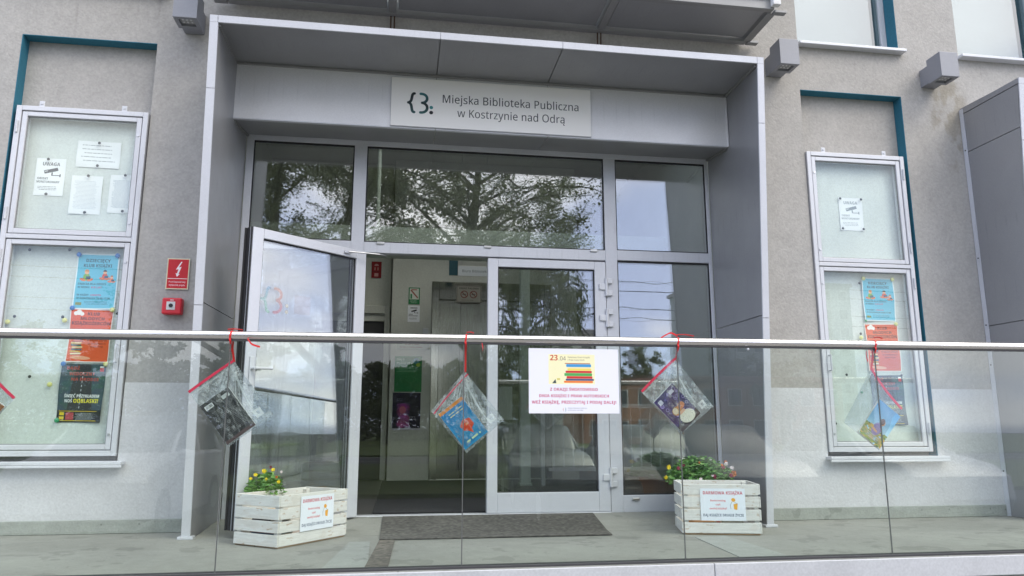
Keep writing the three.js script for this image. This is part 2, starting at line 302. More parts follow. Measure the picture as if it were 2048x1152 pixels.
// rooms behind: the lobby with a rooflight added to brighten it, dark rooms behind the upper windows and the second portal
{
  const x0 = -1.75, x1 = 3.2, zb = -6.0, H = 4.2;
  struct('lobby_floor', box(x0 - 0.15, x1 + 0.15, -0.15, RISE, zb - 0.15, -0.352), M.lobbyFloor);
  const wl = struct('lobby_wall', box(x0 - 0.15, x0, 0, H, zb, -0.305), M.lobbyWall);
  struct('lobby_wall', box(x1, x1 + 0.1, 0, H, zb, -0.305), M.lobbyWall);
  struct('lobby_wall', box(x0 - 0.15, x1 + 0.1, 0, H, zb - 0.15, zb - 0.001), M.lobbyWall);
  const s = new THREE.Shape(); s.moveTo(x0 - 0.15, -zb + 0.15); s.lineTo(x1 + 0.1, -zb + 0.15); s.lineTo(x1 + 0.1, 0.305); s.lineTo(x0 - 0.15, 0.305); s.closePath();
  const h = new THREE.Path(); h.moveTo(-0.6, 2.9); h.lineTo(-0.6, 1.3); h.lineTo(2.6, 1.3); h.lineTo(2.6, 2.9); h.closePath(); s.holes.push(h);  // unseen ceiling opening, added to bring sky light into the lobby
  const g = new THREE.ExtrudeGeometry(s, { depth: 0.2, bevelEnabled: false }); g.rotateX(-Math.PI / 2); g.translate(0, H, 0);
  struct('lobby_ceiling', uvM(g), M.lobbyWall);
  part('added_skylight_pane', box(-0.7, 2.7, H + 0.21, H + 0.23, -3.0, -1.2), M.caseGlass).userData = { kind: 'structure' };
  struct('lobby_mat', rbox(-0.18, 1.15, RISE + 0.004, RISE + 0.014, -3.9, -0.46, 0.004), M.matDark);
  for (const [a, b] of upper) {
    const q = uvM(merge([box(a - 0.1, b + 0.1, UB - 0.15, UB - 0.1, -1.6, -0.302), box(a - 0.1, b + 0.1, UT + 0.1, UT + 0.15, -1.6, -0.302), box(a - 0.15, a - 0.1, UB - 0.1, UT + 0.1, -1.6, -0.302), box(b + 0.1, b + 0.15, UB - 0.1, UT + 0.1, -1.6, -0.302), box(a - 0.15, b + 0.15, UB - 0.15, UT + 0.15, -1.65, -1.601)]));
    struct('upper_room', q, M.lobbyWall);
  }
  struct('neighbour_room', uvM(merge([box(4.7, 8.9, -0.15, 0, -3, -0.352), box(4.7, 8.9, 3.3, 3.4, -3, -0.302), box(4.65, 4.7, -0.15, 3.4, -3, -0.302), box(8.9, 8.95, -0.15, 3.4, -3, -0.302), box(4.65, 8.95, -0.15, 3.4, -3.1, -3)])), M.lobbyWall);
}

// ------------------------------------------------------------------ the two entrance portals
const zf = (y) => 0.35 + 0.0858 * y;
const PT = 3.44, PS = 3.39;
function portal(ox, label, group_) {
  const p = thing('entrance_portal', label, 'portal', [ox, 0, 0], 0, group_);
  const xo0 = -1.337, xo1 = 2.648, xi0 = -1.287, xi1 = 2.602, xb0 = -1.262, xb1 = 2.606, zb = Z_DOOR + 0.004;
  const seams = [-1.285, 0.218, 1.100, 2.60], gap = 0.003;
  // inner side panels
  for (const [y0, y1] of [[0.004, 1.497], [1.503, PS - 0.004]]) {
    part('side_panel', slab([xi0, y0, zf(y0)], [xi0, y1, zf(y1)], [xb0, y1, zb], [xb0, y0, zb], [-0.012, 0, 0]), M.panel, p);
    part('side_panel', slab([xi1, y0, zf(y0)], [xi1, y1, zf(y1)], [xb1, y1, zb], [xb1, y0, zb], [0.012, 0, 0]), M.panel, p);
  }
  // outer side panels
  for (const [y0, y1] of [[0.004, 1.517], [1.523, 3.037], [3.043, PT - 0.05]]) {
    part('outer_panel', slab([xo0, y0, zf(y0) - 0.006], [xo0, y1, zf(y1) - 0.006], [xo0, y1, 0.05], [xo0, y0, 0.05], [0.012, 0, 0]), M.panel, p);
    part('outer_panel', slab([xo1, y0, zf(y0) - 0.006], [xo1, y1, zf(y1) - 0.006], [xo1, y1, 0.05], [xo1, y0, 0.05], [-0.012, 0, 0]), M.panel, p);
  }
  for (const s of [-1, 1]) {
    const x = s < 0 ? xo0 : xo1;
    part('corner_profile', slab([x - 0.004 * -s, PT - 0.045, zf(PT) - 0.007], [x - 0.004 * -s, PT - 0.002, zf(PT) - 0.007], [x - 0.004 * -s, PT - 0.002, 0.05], [x - 0.004 * -s, PT - 0.045, 0.05], [-s * 0.012, 0, 0]), M.panel, p);
    part('wall_profile', box(Math.min(x, x + s * 0.005), Math.max(x, x + s * 0.005), 0.002, PT, 0.005, 0.048), M.frame, p);
    for (const y of [0.35, 1.2, 1.53, 2.1, 3.06]) part('rivet', rod([x + s * 0.004, y, 0.027], [x + s * 0.009, y, 0.027], 0.006, 8), M.dark, p);
  }
  // front trim
  const fr = (x0, x1, y0, y1) => slab([x0, y0, zf(y0) + 0.004], [x1, y0, zf(y0) + 0.004], [x1, y1, zf(y1) + 0.004], [x0, y1, zf(y1) + 0.004], [0, 0, -0.014]);
  for (const [y0, y1] of [[0.02, 1.476], [1.480, 2.928], [2.932, PS]]) { part('front_trim', fr(xo0, xi0 + 0.004, y0, y1), M.trim, p); part('front_trim', fr(xi1 - 0.004, xo1, y0, y1), M.trim, p); }
  const tx = [xo0 + 0.052, 0.218, 1.100, xo1 - 0.052];
  for (let i = 0; i < 3; i++) part('front_trim', fr(tx[i] + 0.0015, tx[i + 1] - 0.0015, PS + 0.001, PT), M.trim, p);
  part('front_trim', fr(xo0, tx[0] - 0.0015, PS + 0.0015, PT), M.trim, p); part('front_trim', fr(tx[3] + 0.0015, xo1, PS + 0.0015, PT), M.trim, p);
  part('top_cover', slab([xo0 + 0.013, PT, zf(PT) - 0.011], [xo1 - 0.013, PT, zf(PT) - 0.011], [xo1 - 0.013, PT + 0.02, 0.003], [xo0 + 0.013, PT + 0.02, 0.003], [0, -0.012, 0]), M.panel, p);
  // soffit, fascia and lower soffit in three panels each
  for (let i = 0; i < 3; i++) {
    const a = seams[i] + gap, c = seams[i + 1] - gap;
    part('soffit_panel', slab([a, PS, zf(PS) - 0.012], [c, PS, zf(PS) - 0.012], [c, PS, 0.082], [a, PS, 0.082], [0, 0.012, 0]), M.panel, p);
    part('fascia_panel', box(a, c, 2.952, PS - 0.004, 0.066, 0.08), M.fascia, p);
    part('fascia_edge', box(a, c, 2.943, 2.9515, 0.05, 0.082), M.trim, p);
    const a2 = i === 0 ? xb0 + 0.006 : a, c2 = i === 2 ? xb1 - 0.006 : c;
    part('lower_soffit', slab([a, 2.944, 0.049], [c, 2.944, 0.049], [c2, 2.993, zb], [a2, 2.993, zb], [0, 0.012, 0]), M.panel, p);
  }
  // joint profiles along the inner corners
  for (const q of [[xi0, xi0 + 0.018, PS - 0.018, PS - 0.0005, 0.084, zf(PS) - 0.02], [xi1 - 0.018, xi1, PS - 0.018, PS - 0.0005, 0.084, zf(PS) - 0.02], [xi0 + 0.018, xi1 - 0.018, PS - 0.018, PS - 0.0005, 0.0805, 0.096]]) part('corner_profile', rbox(...q, 0.003), M.beam, p);
  for (const x of [xi0 + 0.0005, xi1 - 0.013]) part('corner_profile', rbox(x, x + 0.0125, 2.944, PS - 0.02, 0.0805, 0.092, 0.003), M.fascia, p);
  for (const [xa, xc, s] of [[xi0, xb0, 1], [xi1, xb1, -1]]) part('corner_profile', slab([xa + s * 0.001, 2.942, 0.05], [xa + s * 0.02, 2.942, 0.05], [xc + s * 0.02, 2.99, zb], [xc + s * 0.001, 2.99, zb], [0, -0.014, 0]), M.beam, p);
  for (const x of [xo0, xi1 - 0.004]) part('foot_plate', rbox(x - 0.02, x + 0.074, 0.001, 0.019, zf(0) - 0.05, zf(0) + 0.02, 0.003), M.frame, p);
  return p;
}
portal(0, 'grey metal portal with leaning front edge around the library glass doors', 'leaning metal portals');
portal(6.152, 'grey metal portal further along the wall, beyond the second notice cabinet', 'leaning metal portals');

// ------------------------------------------------------------------ glazed entrance
const F0 = Z_DOOR - 0.07, F1 = Z_DOOR;
function leaf(parent, name, flip) {
  // local: hinge edge at x=0, free edge at x=1.02, outside face z=0, inside face z=-0.07
  const W = 0.98, H0 = 0.050, H1 = 2.044, st = 0.082, hs = 0.094, top = 0.068, bot = 0.15, g = parent;
  const pf = (x0, x1, y0, y1, r = 0.005) => rbox(x0, x1, y0, y1, -0.07, 0, r);
  part('stile', pf(0, hs, H0, H1), M.frame, g); part('stile', pf(W - st, W, H0, H1), M.frame, g);
  part('rail', pf(hs, W - st, H1 - top, H1), M.frame, g); part('rail', pf(hs, W - st, H0, H0 + bot), M.frame, g);
  part('pane', box(hs - 0.005, W - st + 0.005, H0 + bot - 0.005, H1 - top + 0.005, -0.048, -0.024), M.glazing, g);
  const b = 0.008, x0 = hs, x1 = W - st, y0 = H0 + bot, y1 = H1 - top;
  for (const [za, zb] of [[-0.0555, -0.0485], [-0.0235, -0.016]]) part('glazing_gasket', merge([box(x0, x0 + b, y0, y1, za, zb), box(x1 - b, x1, y0, y1, za, zb), box(x0 + b, x1 - b, y1 - b, y1, za, zb), box(x0 + b, x1 - b, y0, y0 + b, za, zb)]), M.gasket, g);
  return { W, H0, H1 };
}
function hinge(parent, x, y, z) {
  const g = merge([rod([x, y - 0.075, z + 0.012], [x, y + 0.075, z + 0.012], 0.0125, 14), rbox(x - 0.062, x - 0.006, y - 0.025, y + 0.025, z - 0.004, z + 0.016, 0.004), rbox(x + 0.006, x + 0.052, y + 0.03, y + 0.073, z - 0.012, z + 0.014, 0.004), rbox(x + 0.006, x + 0.052, y - 0.073, y - 0.03, z - 0.012, z + 0.014, 0.004)]);
  part('hinge', g, M.frameLight, parent);
}
{
  const t = thing('glazed_entrance', 'grey framed glass entrance with one door leaf standing open', 'entrance');
  const fr = (x0, x1, y0, y1, n = 'mullion', zo = 0) => part(n, rbox(x0, x1, y0, y1, F0, F1 + zo, 0.004), M.frame, t);
  const FB = RISE - 0.03;
  fr(-1.258, -1.202, FB, 2.995, 'jamb'); fr(2.574, 2.603, FB, 2.995, 'jamb');
  fr(-0.414, -0.314, FB, 2.952); fr(1.665, 1.766, FB, 2.952);
  fr(-1.202, 2.574, 2.952, 2.995, 'head');
  fr(-1.202, -0.414, 2.066, 2.151, 'transom', -0.002); fr(-0.314, 1.665, 2.059, 2.146, 'transom'); fr(1.766, 2.574, 2.066, 2.152, 'transom', -0.002);
  fr(-1.202, -0.414, FB, 0.169, 'bottom_rail', -0.002); fr(1.766, 2.574, FB, 0.169, 'bottom_rail', -0.002);
  part('threshold', rbox(-0.314, 1.665, FB, RISE + 0.006, F0, F1 + 0.025, 0.006), M.trim, t);
  const panes = [[-1.202, -0.414, 2.151, 2.952], [-0.314, 1.665, 2.146, 2.952], [1.766, 2.574, 2.152, 2.952], [-1.202, -0.414, 0.169, 2.066], [1.766, 2.574, 0.169, 2.066]];
  for (const [x0, x1, y0, y1] of panes) {
    const q = part('pane', box(x0 - 0.006, x1 + 0.006, y0 - 0.006, y1 + 0.006, F1 - 0.046, F1 - 0.022), M.glazing, t);
    const b = 0.009, za = F1 - 0.0215, zb = F1 - 0.012;
    part('gasket', merge([box(x0, x0 + b, y0, y1, za, zb), box(x1 - b, x1, y0, y1, za, zb), box(x0 + b, x1 - b, y1 - b * 1.6, y1, za, zb), box(x0 + b, x1 - b, y0, y0 + b, za, zb)]), M.gasket, q);
  }
  for (const [x, y] of [[-0.183, 2.138], [0.676, 2.138], [1.564, 2.138], [1.863, 0.138]]) part('drain_cap', rbox(x - 0.03, x + 0.03, y - 0.011, y + 0.011, F1 + 0.001, F1 + 0.012, 0.006), M.steel, t);
  // closed leaf: hinge on the right mullion
  const c = group('closed_door', t, [1.660, 0, F1 - 0.06]); c.rotation.y = Math.PI; leaf(c, 'closed');
  for (const y of [1.832, 1.574, 0.308]) hinge(t, 1.6625, y, F1 + 0.008);
  // open leaf: hinge on the left mullion, swung outwards
  const o = group('open_door', t, [-0.332, 0, -0.322], -2.409); const L = leaf(o, 'open');
  part('edge_seal', merge([rbox(L.W, L.W + 0.008, L.H0, L.H1, -0.062, -0.048, 0.002), rbox(L.W, L.W + 0.010, L.H0, L.H1, -0.028, -0.004, 0.002)]), M.gasket, o);
  part('lock_plate', merge([rbox(L.W, L.W + 0.004, 0.85, 1.25, -0.046, -0.030, 0.001)]), M.steel, o);
  part('outer_stop', rbox(L.W - 0.02, L.W + 0.022, L.H0, L.H1, 0.001, 0.010, 0.003), M.gasket, o);
  part('handle', merge([rbox(L.W - 0.062, L.W - 0.030, 0.97, 1.16, -0.082, -0.0705, 0.004), rod([L.W - 0.046, 1.08, -0.075], [L.W - 0.046, 1.08, -0.125], 0.010), rod([L.W - 0.046, 1.08, -0.122], [L.W - 0.175, 1.084, -0.122], 0.0095)]), M.frameLight, o);
  part('closer_arm', merge([rbox(0.16, 0.22, 1.995, 2.015, -0.088, -0.071, 0.004), rod([0.19, 2.01, -0.09], [-0.05, 2.018, -0.17], 0.006), rod([-0.05, 2.018, -0.17], [-0.16, 2.03, -0.12], 0.005)]), M.steel, o);
  for (const y of [1.832, 0.308]) part('hinge', merge([rod([-0.006, y - 0.07, 0.012], [-0.006, y + 0.07, 0.012], 0.012, 12)]), M.frameLight, o);
  // printed logo on the open pane
  const logo = canvasTex(512, 256, (g, w, h) => {
    g.clearRect(0, 0, w, h); g.lineWidth = 22; g.lineCap = 'round'; g.globalAlpha = 0.3;
    const gr = g.createLinearGradient(0, 20, 0, 236); gr.addColorStop(0, '#7fb7e8'); gr.addColorStop(1, '#8fd9a0');
    g.strokeStyle = gr; brace(g, 60, 128, 1);
    const g2 = g.createLinearGradient(0, 20, 0, 236); g2.addColorStop(0, '#e89a6a'); g2.addColorStop(1, '#e2707c'); g.strokeStyle = g2; threeShape(g, 150, 128, 1);
    g.fillStyle = '#fbf3cf'; for (const y of [158, 206]) { g.beginPath(); g.arc(262, y, 15, 0, 7); g.fill(); }
    g.globalAlpha = 0.08; g.fillStyle = '#f2b9a0'; g.fillRect(330, 60, 150, 150);
  });
  const pl = new THREE.PlaneGeometry(0.46, 0.23); pl.rotateY(Math.PI); pl.translate(0.68, 1.56, -0.0495);
  part('logo_sticker', pl, std({ map: logo, transparent: true, roughness: 0.5, side: THREE.DoubleSide }), o);
}
function brace(g, x, y, s) { g.beginPath(); g.moveTo(x + 42 * s, y - 92 * s); g.bezierCurveTo(x + 6 * s, y - 92 * s, x + 34 * s, y - 8 * s, x - 12 * s, y); g.bezierCurveTo(x + 34 * s, y + 8 * s, x + 6 * s, y + 92 * s, x + 42 * s, y + 92 * s); g.stroke(); }
function threeShape(g, x, y, s) { g.beginPath(); g.moveTo(x, y - 92 * s); g.bezierCurveTo(x + 76 * s, y - 96 * s, x + 74 * s, y - 8 * s, x + 14 * s, y - 4 * s); g.bezierCurveTo(x + 82 * s, y + 4 * s, x + 74 * s, y + 96 * s, x, y + 92 * s); g.stroke(); }

// ------------------------------------------------------------------ name board
{
  const t = thing('name_board', 'white rectangular board with dark lettering above the glass doors', 'sign', [0.660, 3.153, 0.085]);
  const tex = canvasTex(1600, 406, (g, w, h) => {
    g.fillStyle = '#eceae6'; g.fillRect(0, 0, w, h);
    for (let i = 0; i < 900; i++) { g.fillStyle = `rgba(90,85,80,${0.02 * hash2(i, 3, 1)})`; g.fillRect(hash2(i, 1, 1) * w, hash2(i, 2, 1) * h, 3, 2 + 5 * hash2(i, 5, 1)); }
    g.lineWidth = 21; g.lineCap = 'round'; g.lineJoin = 'round';
    const a = g.createLinearGradient(0, 110, 0, 300); a.addColorStop(0, '#17191c'); a.addColorStop(0.5, '#1c2a2e'); a.addColorStop(1, '#1f4f52');
    g.strokeStyle = a; brace(g, 143, 208, 0.86);
    const b = g.createLinearGradient(0, 110, 0, 300); b.addColorStop(0, '#2f7476'); b.addColorStop(0.45, '#1d3e42'); b.addColorStop(0.6, '#152125'); b.addColorStop(1, '#25605f'); g.strokeStyle = b; threeShape(g, 228, 208, 0.86);
    g.fillStyle = '#2f7e80'; g.beginPath(); g.arc(312, 240, 14, 0, 7); g.fill(); g.fillStyle = '#1d1f24'; g.beginPath(); g.arc(312, 283, 15, 0, 7); g.fill();
    g.fillStyle = '#33353a'; g.textAlign = 'center'; g.textBaseline = 'alphabetic';
    const line = (s, x0, x1, y, px) => { g.font = `${px}px sans-serif`; const m = g.measureText(s).width; g.save(); g.translate((x0 + x1) / 2, y); g.scale((x1 - x0) / m, 1); g.fillText(s, 0, 0); g.restore(); };
    line('Miejska Biblioteka Publiczna', 392, 1505, 192, 94); line('w Kostrzynie nad Odrą', 516, 1388, 306, 94);
  });
  part('board', rbox(-0.788, 0.788, -0.199, 0.199, -0.004, 0.010, 0.002), M.trim, t);
  const f = new THREE.PlaneGeometry(1.570, 0.392); f.translate(0, 0, 0.0112);
  part('lettering', f, printMat(tex, 0.5), t);
}

// ------------------------------------------------------------------ balcony over the entrance
{
  const t = thing('balcony', 'steel balcony with grey underside panels hanging above the entrance portal', 'balcony');
  const y0 = 3.89, z0 = 0.03, z1 = 0.56, X = [-1.375, -0.135, 1.545, 2.815];
  part('beam', rbox(X[0], X[3], y0, y0 + 0.10, z0, z0 + 0.055, 0.004), M.beam, t);
  part('beam', rbox(X[0], X[3], y0 + 0.015, y0 + 0.12, z1 - 0.05, z1, 0.004), M.beam, t);
  for (let i = 0; i < 4; i++) { const w = i === 0 || i === 3 ? 0.07 : 0.06; part('cross_beam', rbox(X[i] - w / 2, X[i] + w / 2, y0 + 0.004, y0 + 0.11, z0 + 0.056, z1 - 0.051, 0.004), M.beam, t); }
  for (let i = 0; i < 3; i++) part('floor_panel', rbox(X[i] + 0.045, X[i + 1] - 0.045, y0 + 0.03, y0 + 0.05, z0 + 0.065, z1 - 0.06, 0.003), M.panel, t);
  for (let i = 1; i < 3; i++) for (const s of [-0.014, 0.014]) part('fixing_rod', rod([X[i] + s, 3.46, 0.012], [X[i] + s, 3.89, 0.04], 0.006, 8), M.rust, t);
  for (const x of [X[0] - 0.055, X[3] + 0.055]) for (const z of [z0 + 0.03, z1 - 0.03]) part('bracket', rbox(x - 0.05, x + 0.05, y0 - 0.004, y0 + 0.018, z - 0.025, z + 0.025, 0.004), M.beam, t);
  for (const x of X) part('post', rbox(x - 0.032, x + 0.032, y0 + 0.03, y0 + 1.25, z1 + 0.001, z1 + 0.05, 0.005), M.white, t);
  for (let i = 0; i < 3; i++) part('glass_panel', box(X[i] + 0.036, X[i + 1] - 0.036, y0 + 0.10, y0 + 1.15, z1 + 0.012, z1 + 0.022), phy({ color: lin(0.75, 0.85, 0.86), transmission: 0.5, thickness: 0, roughness: 0.75, ior: 1.5 }), t);
}

// ------------------------------------------------------------------ wall lamps
const lampSpots = [[-1.615, 'square grey wall lamp beside the blind window with a camera warning sheet'], [3.082, 'square grey wall lamp at the corner of the library portal'], [4.535, 'square grey wall lamp between two upper window sills']];
lampSpots.forEach(([x, label], i) => {
  const t = thing('wall_lamp', label, 'lamp', [x, 3.72, 0], 0, 'square wall lamps');
  part('mount', rbox(-0.07, 0.07, -0.09, 0.07, 0.001, 0.125, 0.004), M.lampBody, t);
  const s = new THREE.Shape(); s.moveTo(-0.08, 0.118); s.lineTo(0.08, 0.118); s.lineTo(0.08, 0.275); s.lineTo(-0.08, 0.275); s.closePath();
  const h = new THREE.Path(); h.moveTo(-0.055, 0.145); h.lineTo(-0.055, 0.25); h.lineTo(0.055, 0.25); h.lineTo(0.055, 0.145); h.closePath(); s.holes.push(h);
  const g = new THREE.ExtrudeGeometry(s, { depth: 0.215, bevelEnabled: true, bevelSize: 0.003, bevelThickness: 0.003, bevelSegments: 2 }); g.rotateX(Math.PI / 2); g.translate(0, 0.11, 0);
  part('housing', uvM(g), M.lampBody, t);
  const l = part('lens', rbox(-0.054, 0.054, -0.088, -0.078, 0.146, 0.249, 0.003), std({ color: lin(0.35, 0.35, 0.34), roughness: 0.3 }), t);
  for (let a = 0; a < 3; a++) for (let b = 0; b < 2; b++) part('diode', cyl(0.008, 0.008, 0.006, 10).translate(-0.03 + a * 0.03, -0.091, 0.18 + b * 0.035), M.white, l);
  part('cap', rbox(-0.079, 0.079, 0.111, 0.116, 0.12, 0.274, 0.002), M.lampBody, t);
});

// ------------------------------------------------------------------ notice cabinets
function cabinet(x0, hingeLeft, label) {
  const t = thing('notice_cabinet', label, 'cabinet', [x0, 0, 0], 0, 'two-door notice cabinets'), W = 0.893, B = 0.505, T = 2.975, f = 0.036, mid = 2.008;
  const zb = -0.095, z1 = 0.018;
  part('outer_frame', merge([rbox(0, f, B, T, zb, z1, 0.004), rbox(W - f, W, B, T, zb, z1, 0.004), rbox(f, W - f, T - f, T, zb, z1, 0.004), rbox(f, W - f, B, B + f, zb, z1, 0.004), rbox(f, W - f, mid - 0.016, mid + 0.016, zb, z1, 0.004)]), M.frameLight, t);
  part('backboard', box(f, W - f, B + f, T - f, -0.09, -0.066), M.board, t);
  const pane = (y0, y1) => {
    const d = group('case_door', t); const x0 = f + 0.006, x1 = W - f - 0.006, w = 0.034, za = -0.045, zc = 0.012;
    part('frame', merge([rbox(x0, x0 + w, y0, y1, za, zc, 0.004), rbox(x1 - w, x1, y0, y1, za, zc, 0.004), rbox(x0 + w, x1 - w, y1 - w, y1, za, zc, 0.004), rbox(x0 + w, x1 - w, y0, y0 + w, za, zc, 0.004)]), M.frameLight, d);
    part('pane', box(x0 + w - 0.004, x1 - w + 0.004, y0 + w - 0.004, y1 - w + 0.004, -0.010, -0.005), M.caseGlass, d);
    const b = 0.006; part('gasket', merge([box(x0 + w, x0 + w + b, y0 + w, y1 - w, -0.0045, 0.001), box(x1 - w - b, x1 - w, y0 + w, y1 - w, -0.0045, 0.001), box(x0 + w + b, x1 - w - b, y1 - w - b, y1 - w, -0.0045, 0.001), box(x0 + w + b, x1 - w - b, y0 + w, y0 + w + b, -0.0045, 0.001)]), M.beam, d);
    const hx = hingeLeft ? f * 0.55 : W - f * 0.55, lx = hingeLeft ? x1 - w / 2 : x0 + w / 2;
    for (const y of [y0 + 0.14, y1 - 0.12]) part('hinge', rod([hx, y - 0.045, z1 + 0.006], [hx, y + 0.045, z1 + 0.006], 0.007, 10), M.frameLight, d);
    for (const y of [y0 + 0.10, y1 - 0.14]) part('lock', rod([lx, y, zc - 0.001], [lx, y, zc + 0.006], 0.009, 12), M.steel, d);
    if (y0 < 1) part('handle', merge([rod([lx, 1.26, zc], [lx, 1.26, zc + 0.03], 0.006, 8), rod([lx, 1.14, zc], [lx, 1.14, zc + 0.03], 0.006, 8), rod([lx, 1.135, zc + 0.03], [lx, 1.265, zc + 0.03], 0.007, 8)]), M.frameLight, d);
  };
  pane(mid + 0.022, T - f - 0.006); pane(B + f + 0.006, mid - 0.022);
  for (const x of [0.16, 0.72]) part('fixing_lug', merge([rbox(x - 0.018, x + 0.018, T - 0.002, T + 0.045, 0.0, 0.006, 0.003), rod([x, T + 0.025, 0.004], [x, T + 0.025, 0.012], 0.008, 10)]), M.frameLight, t);
  return t;
}
cabinet(-2.778, true, 'aluminium notice cabinet on the wall beside the red alarm box');
cabinet(3.322, false, 'aluminium notice cabinet on the wall between the two metal portals');

// ------------------------------------------------------------------ printed sheets
function lines(g, x, y, w, n, dy, px, col, jit = 1) { g.fillStyle = col; for (let i = 0; i < n; i++) { let cx = x + jit * w * 0.12 * hash2(i, 4, 2); const end = x + w * (1 - jit * 0.18 * hash2(i, 5, 3)); let k = 0; while (cx < end) { const l = px * (1 + 4 * hash2(i, k, 9)); g.fillRect(cx, y + i * dy, Math.min(l, end - cx), px * 0.55); cx += l + px * 0.6; k++; } } }
function fit(g, s, cx, y, w, px, font = 'bold') { g.font = `${font} ${px}px sans-serif`; g.textAlign = 'center'; const m = g.measureText(s).width; g.save(); g.translate(cx, y); g.scale(w / m, 1); g.fillText(s, 0, 0); g.restore(); }
const cameraSheet = (ink) => canvasTex(320, 450, (g, w, h) => {
  g.fillStyle = '#eef0f3'; g.fillRect(0, 0, w, h); g.fillStyle = ink; fit(g, 'UWAGA', w / 2, 88, 190, 58);
  g.save(); g.translate(170, 150); g.rotate(-0.28); g.fillRect(-78, -24, 150, 40); g.fillStyle = '#eef0f3'; g.fillRect(-70, -14, 34, 8); g.restore();
  g.fillStyle = ink; g.fillRect(172, 168, 14, 40); g.fillRect(176, 200, 92, 9); g.fillRect(262, 186, 12, 36);
  fit(g, 'OBIEKT', 84, 258, 118, 36); fit(g, 'MONITOROWANY', 146, 298, 250, 36); lines(g, 36, 340, 240, 3, 18, 9, ink);
});
const textSheet = (w, h, rows, px, tone) => canvasTex(w, h, (g) => { g.fillStyle = '#eceef0'; g.fillRect(0, 0, w, h); lines(g, w * 0.1, h * 0.14, w * 0.8, rows, (h * 0.74) / rows, px, tone); });
const bluePoster = canvasTex(512, 704, (g, w, h) => {
  g.fillStyle = '#e7eef0'; g.fillRect(0, 0, w, h); g.fillStyle = '#67bcd6'; g.fillRect(14, 14, w - 28, h - 28);
  g.fillStyle = '#203c46'; fit(g, 'DZIECIĘCY', w / 2, 106, 300, 56); fit(g, 'KLUB KSIĄŻKI', w / 2, 170, 350, 54);
  const kid = (x, y, s, shirt, hair) => { g.fillStyle = shirt; g.beginPath(); g.ellipse(x, y + 62 * s, 40 * s, 46 * s, 0, 0, 7); g.fill(); g.fillStyle = '#eeb489'; g.beginPath(); g.arc(x, y, 27 * s, 0, 7); g.fill(); g.fillStyle = hair; g.beginPath(); g.arc(x, y - 8 * s, 28 * s, Math.PI, 0); g.fill(); g.fillStyle = '#e07d52'; g.beginPath(); g.ellipse(x - 42 * s, y + 96 * s, 38 * s, 17 * s, 0.3, 0, 7); g.fill(); g.beginPath(); g.ellipse(x + 44 * s, y + 96 * s, 38 * s, 17 * s, -0.3, 0, 7); g.fill(); g.fillStyle = '#35566b'; g.fillRect(x - 6 * s, y + 52 * s, 56 * s, 36 * s); };
  kid(130, 236, 1, '#7fae45', '#d98d45'); kid(350, 232, 0.85, '#d8593c', '#30363c'); kid(436, 292, 0.62, '#e78d6f', '#b0673c');
  g.fillStyle = '#203c46'; fit(g, 'ZAJĘCIA DLA DZIECI', 205, 396, 340, 34); fit(g, 'W WIEKU', 110, 438, 140, 34); g.fillStyle = '#c2436a'; fit(g, '6-8 LAT', 262, 438, 130, 34);
  g.fillStyle = '#203c46'; fit(g, 'W KAŻDY', 110, 536, 140, 32); g.fillStyle = '#c2436a'; fit(g, 'CZWARTEK', 262, 536, 130, 30); g.fillStyle = '#203c46'; fit(g, 'W GODZINACH 16:00-17:00', 240, 576, 400, 32); lines(g, 130, 606, 330, 3, 16, 8, '#2c5666');
  g.fillStyle = '#8a8f45'; g.fillRect(34, 620, 70, 34);
});
const orangePoster = canvasTex(512, 660, (g, w, h) => {
  g.fillStyle = '#ece7e3'; g.fillRect(0, 0, w, h); g.fillStyle = '#dd5a2c'; g.fillRect(12, 12, w - 24, h - 24);
  g.fillStyle = '#f3ece8'; for (const [x, y, r] of [[70, 60, 26], [104, 48, 34], [140, 66, 24]]) { g.beginPath(); g.arc(x, y, r, 0, 7); g.fill(); }
  g.fillStyle = '#3a1c14'; fit(g, 'KLUB', 275, 80, 150, 52); fit(g, 'MŁODYCH', 270, 140, 290, 52); fit(g, 'KSIĄŻKOŻERCÓW', 262, 200, 470, 56);
  const cols = ['#e8d9a6', '#3d6f86', '#d8b04a', '#efe3c4', '#2f5d7c', '#c84f35', '#e5d18f', '#38706f'];
  for (let i = 0; i < 12; i++) { g.fillStyle = cols[i % 8]; g.save(); g.translate(110 + 10 * Math.sin(i * 1.7), 270 + i * 26); g.rotate(0.06 * Math.sin(i * 2.1)); g.fillRect(-62, -10, 124, 21); g.fillStyle = '#4a352a'; g.fillRect(-62, 6, 124, 4); g.restore(); }
  g.fillStyle = '#e7a887'; g.beginPath(); g.ellipse(170, 604, 120, 22, 0.06, 0, 7); g.fill();
  g.fillStyle = '#7c2c16'; fit(g, 'OD 9 DO 12 LAT', 350, 320, 200, 30); fit(g, 'W KAŻDĄ ŚRODĘ', 350, 400, 250, 32); fit(g, 'W GODZINACH', 350, 440, 220, 30); fit(g, '16:00-17:30', 350, 478, 160, 30);
});
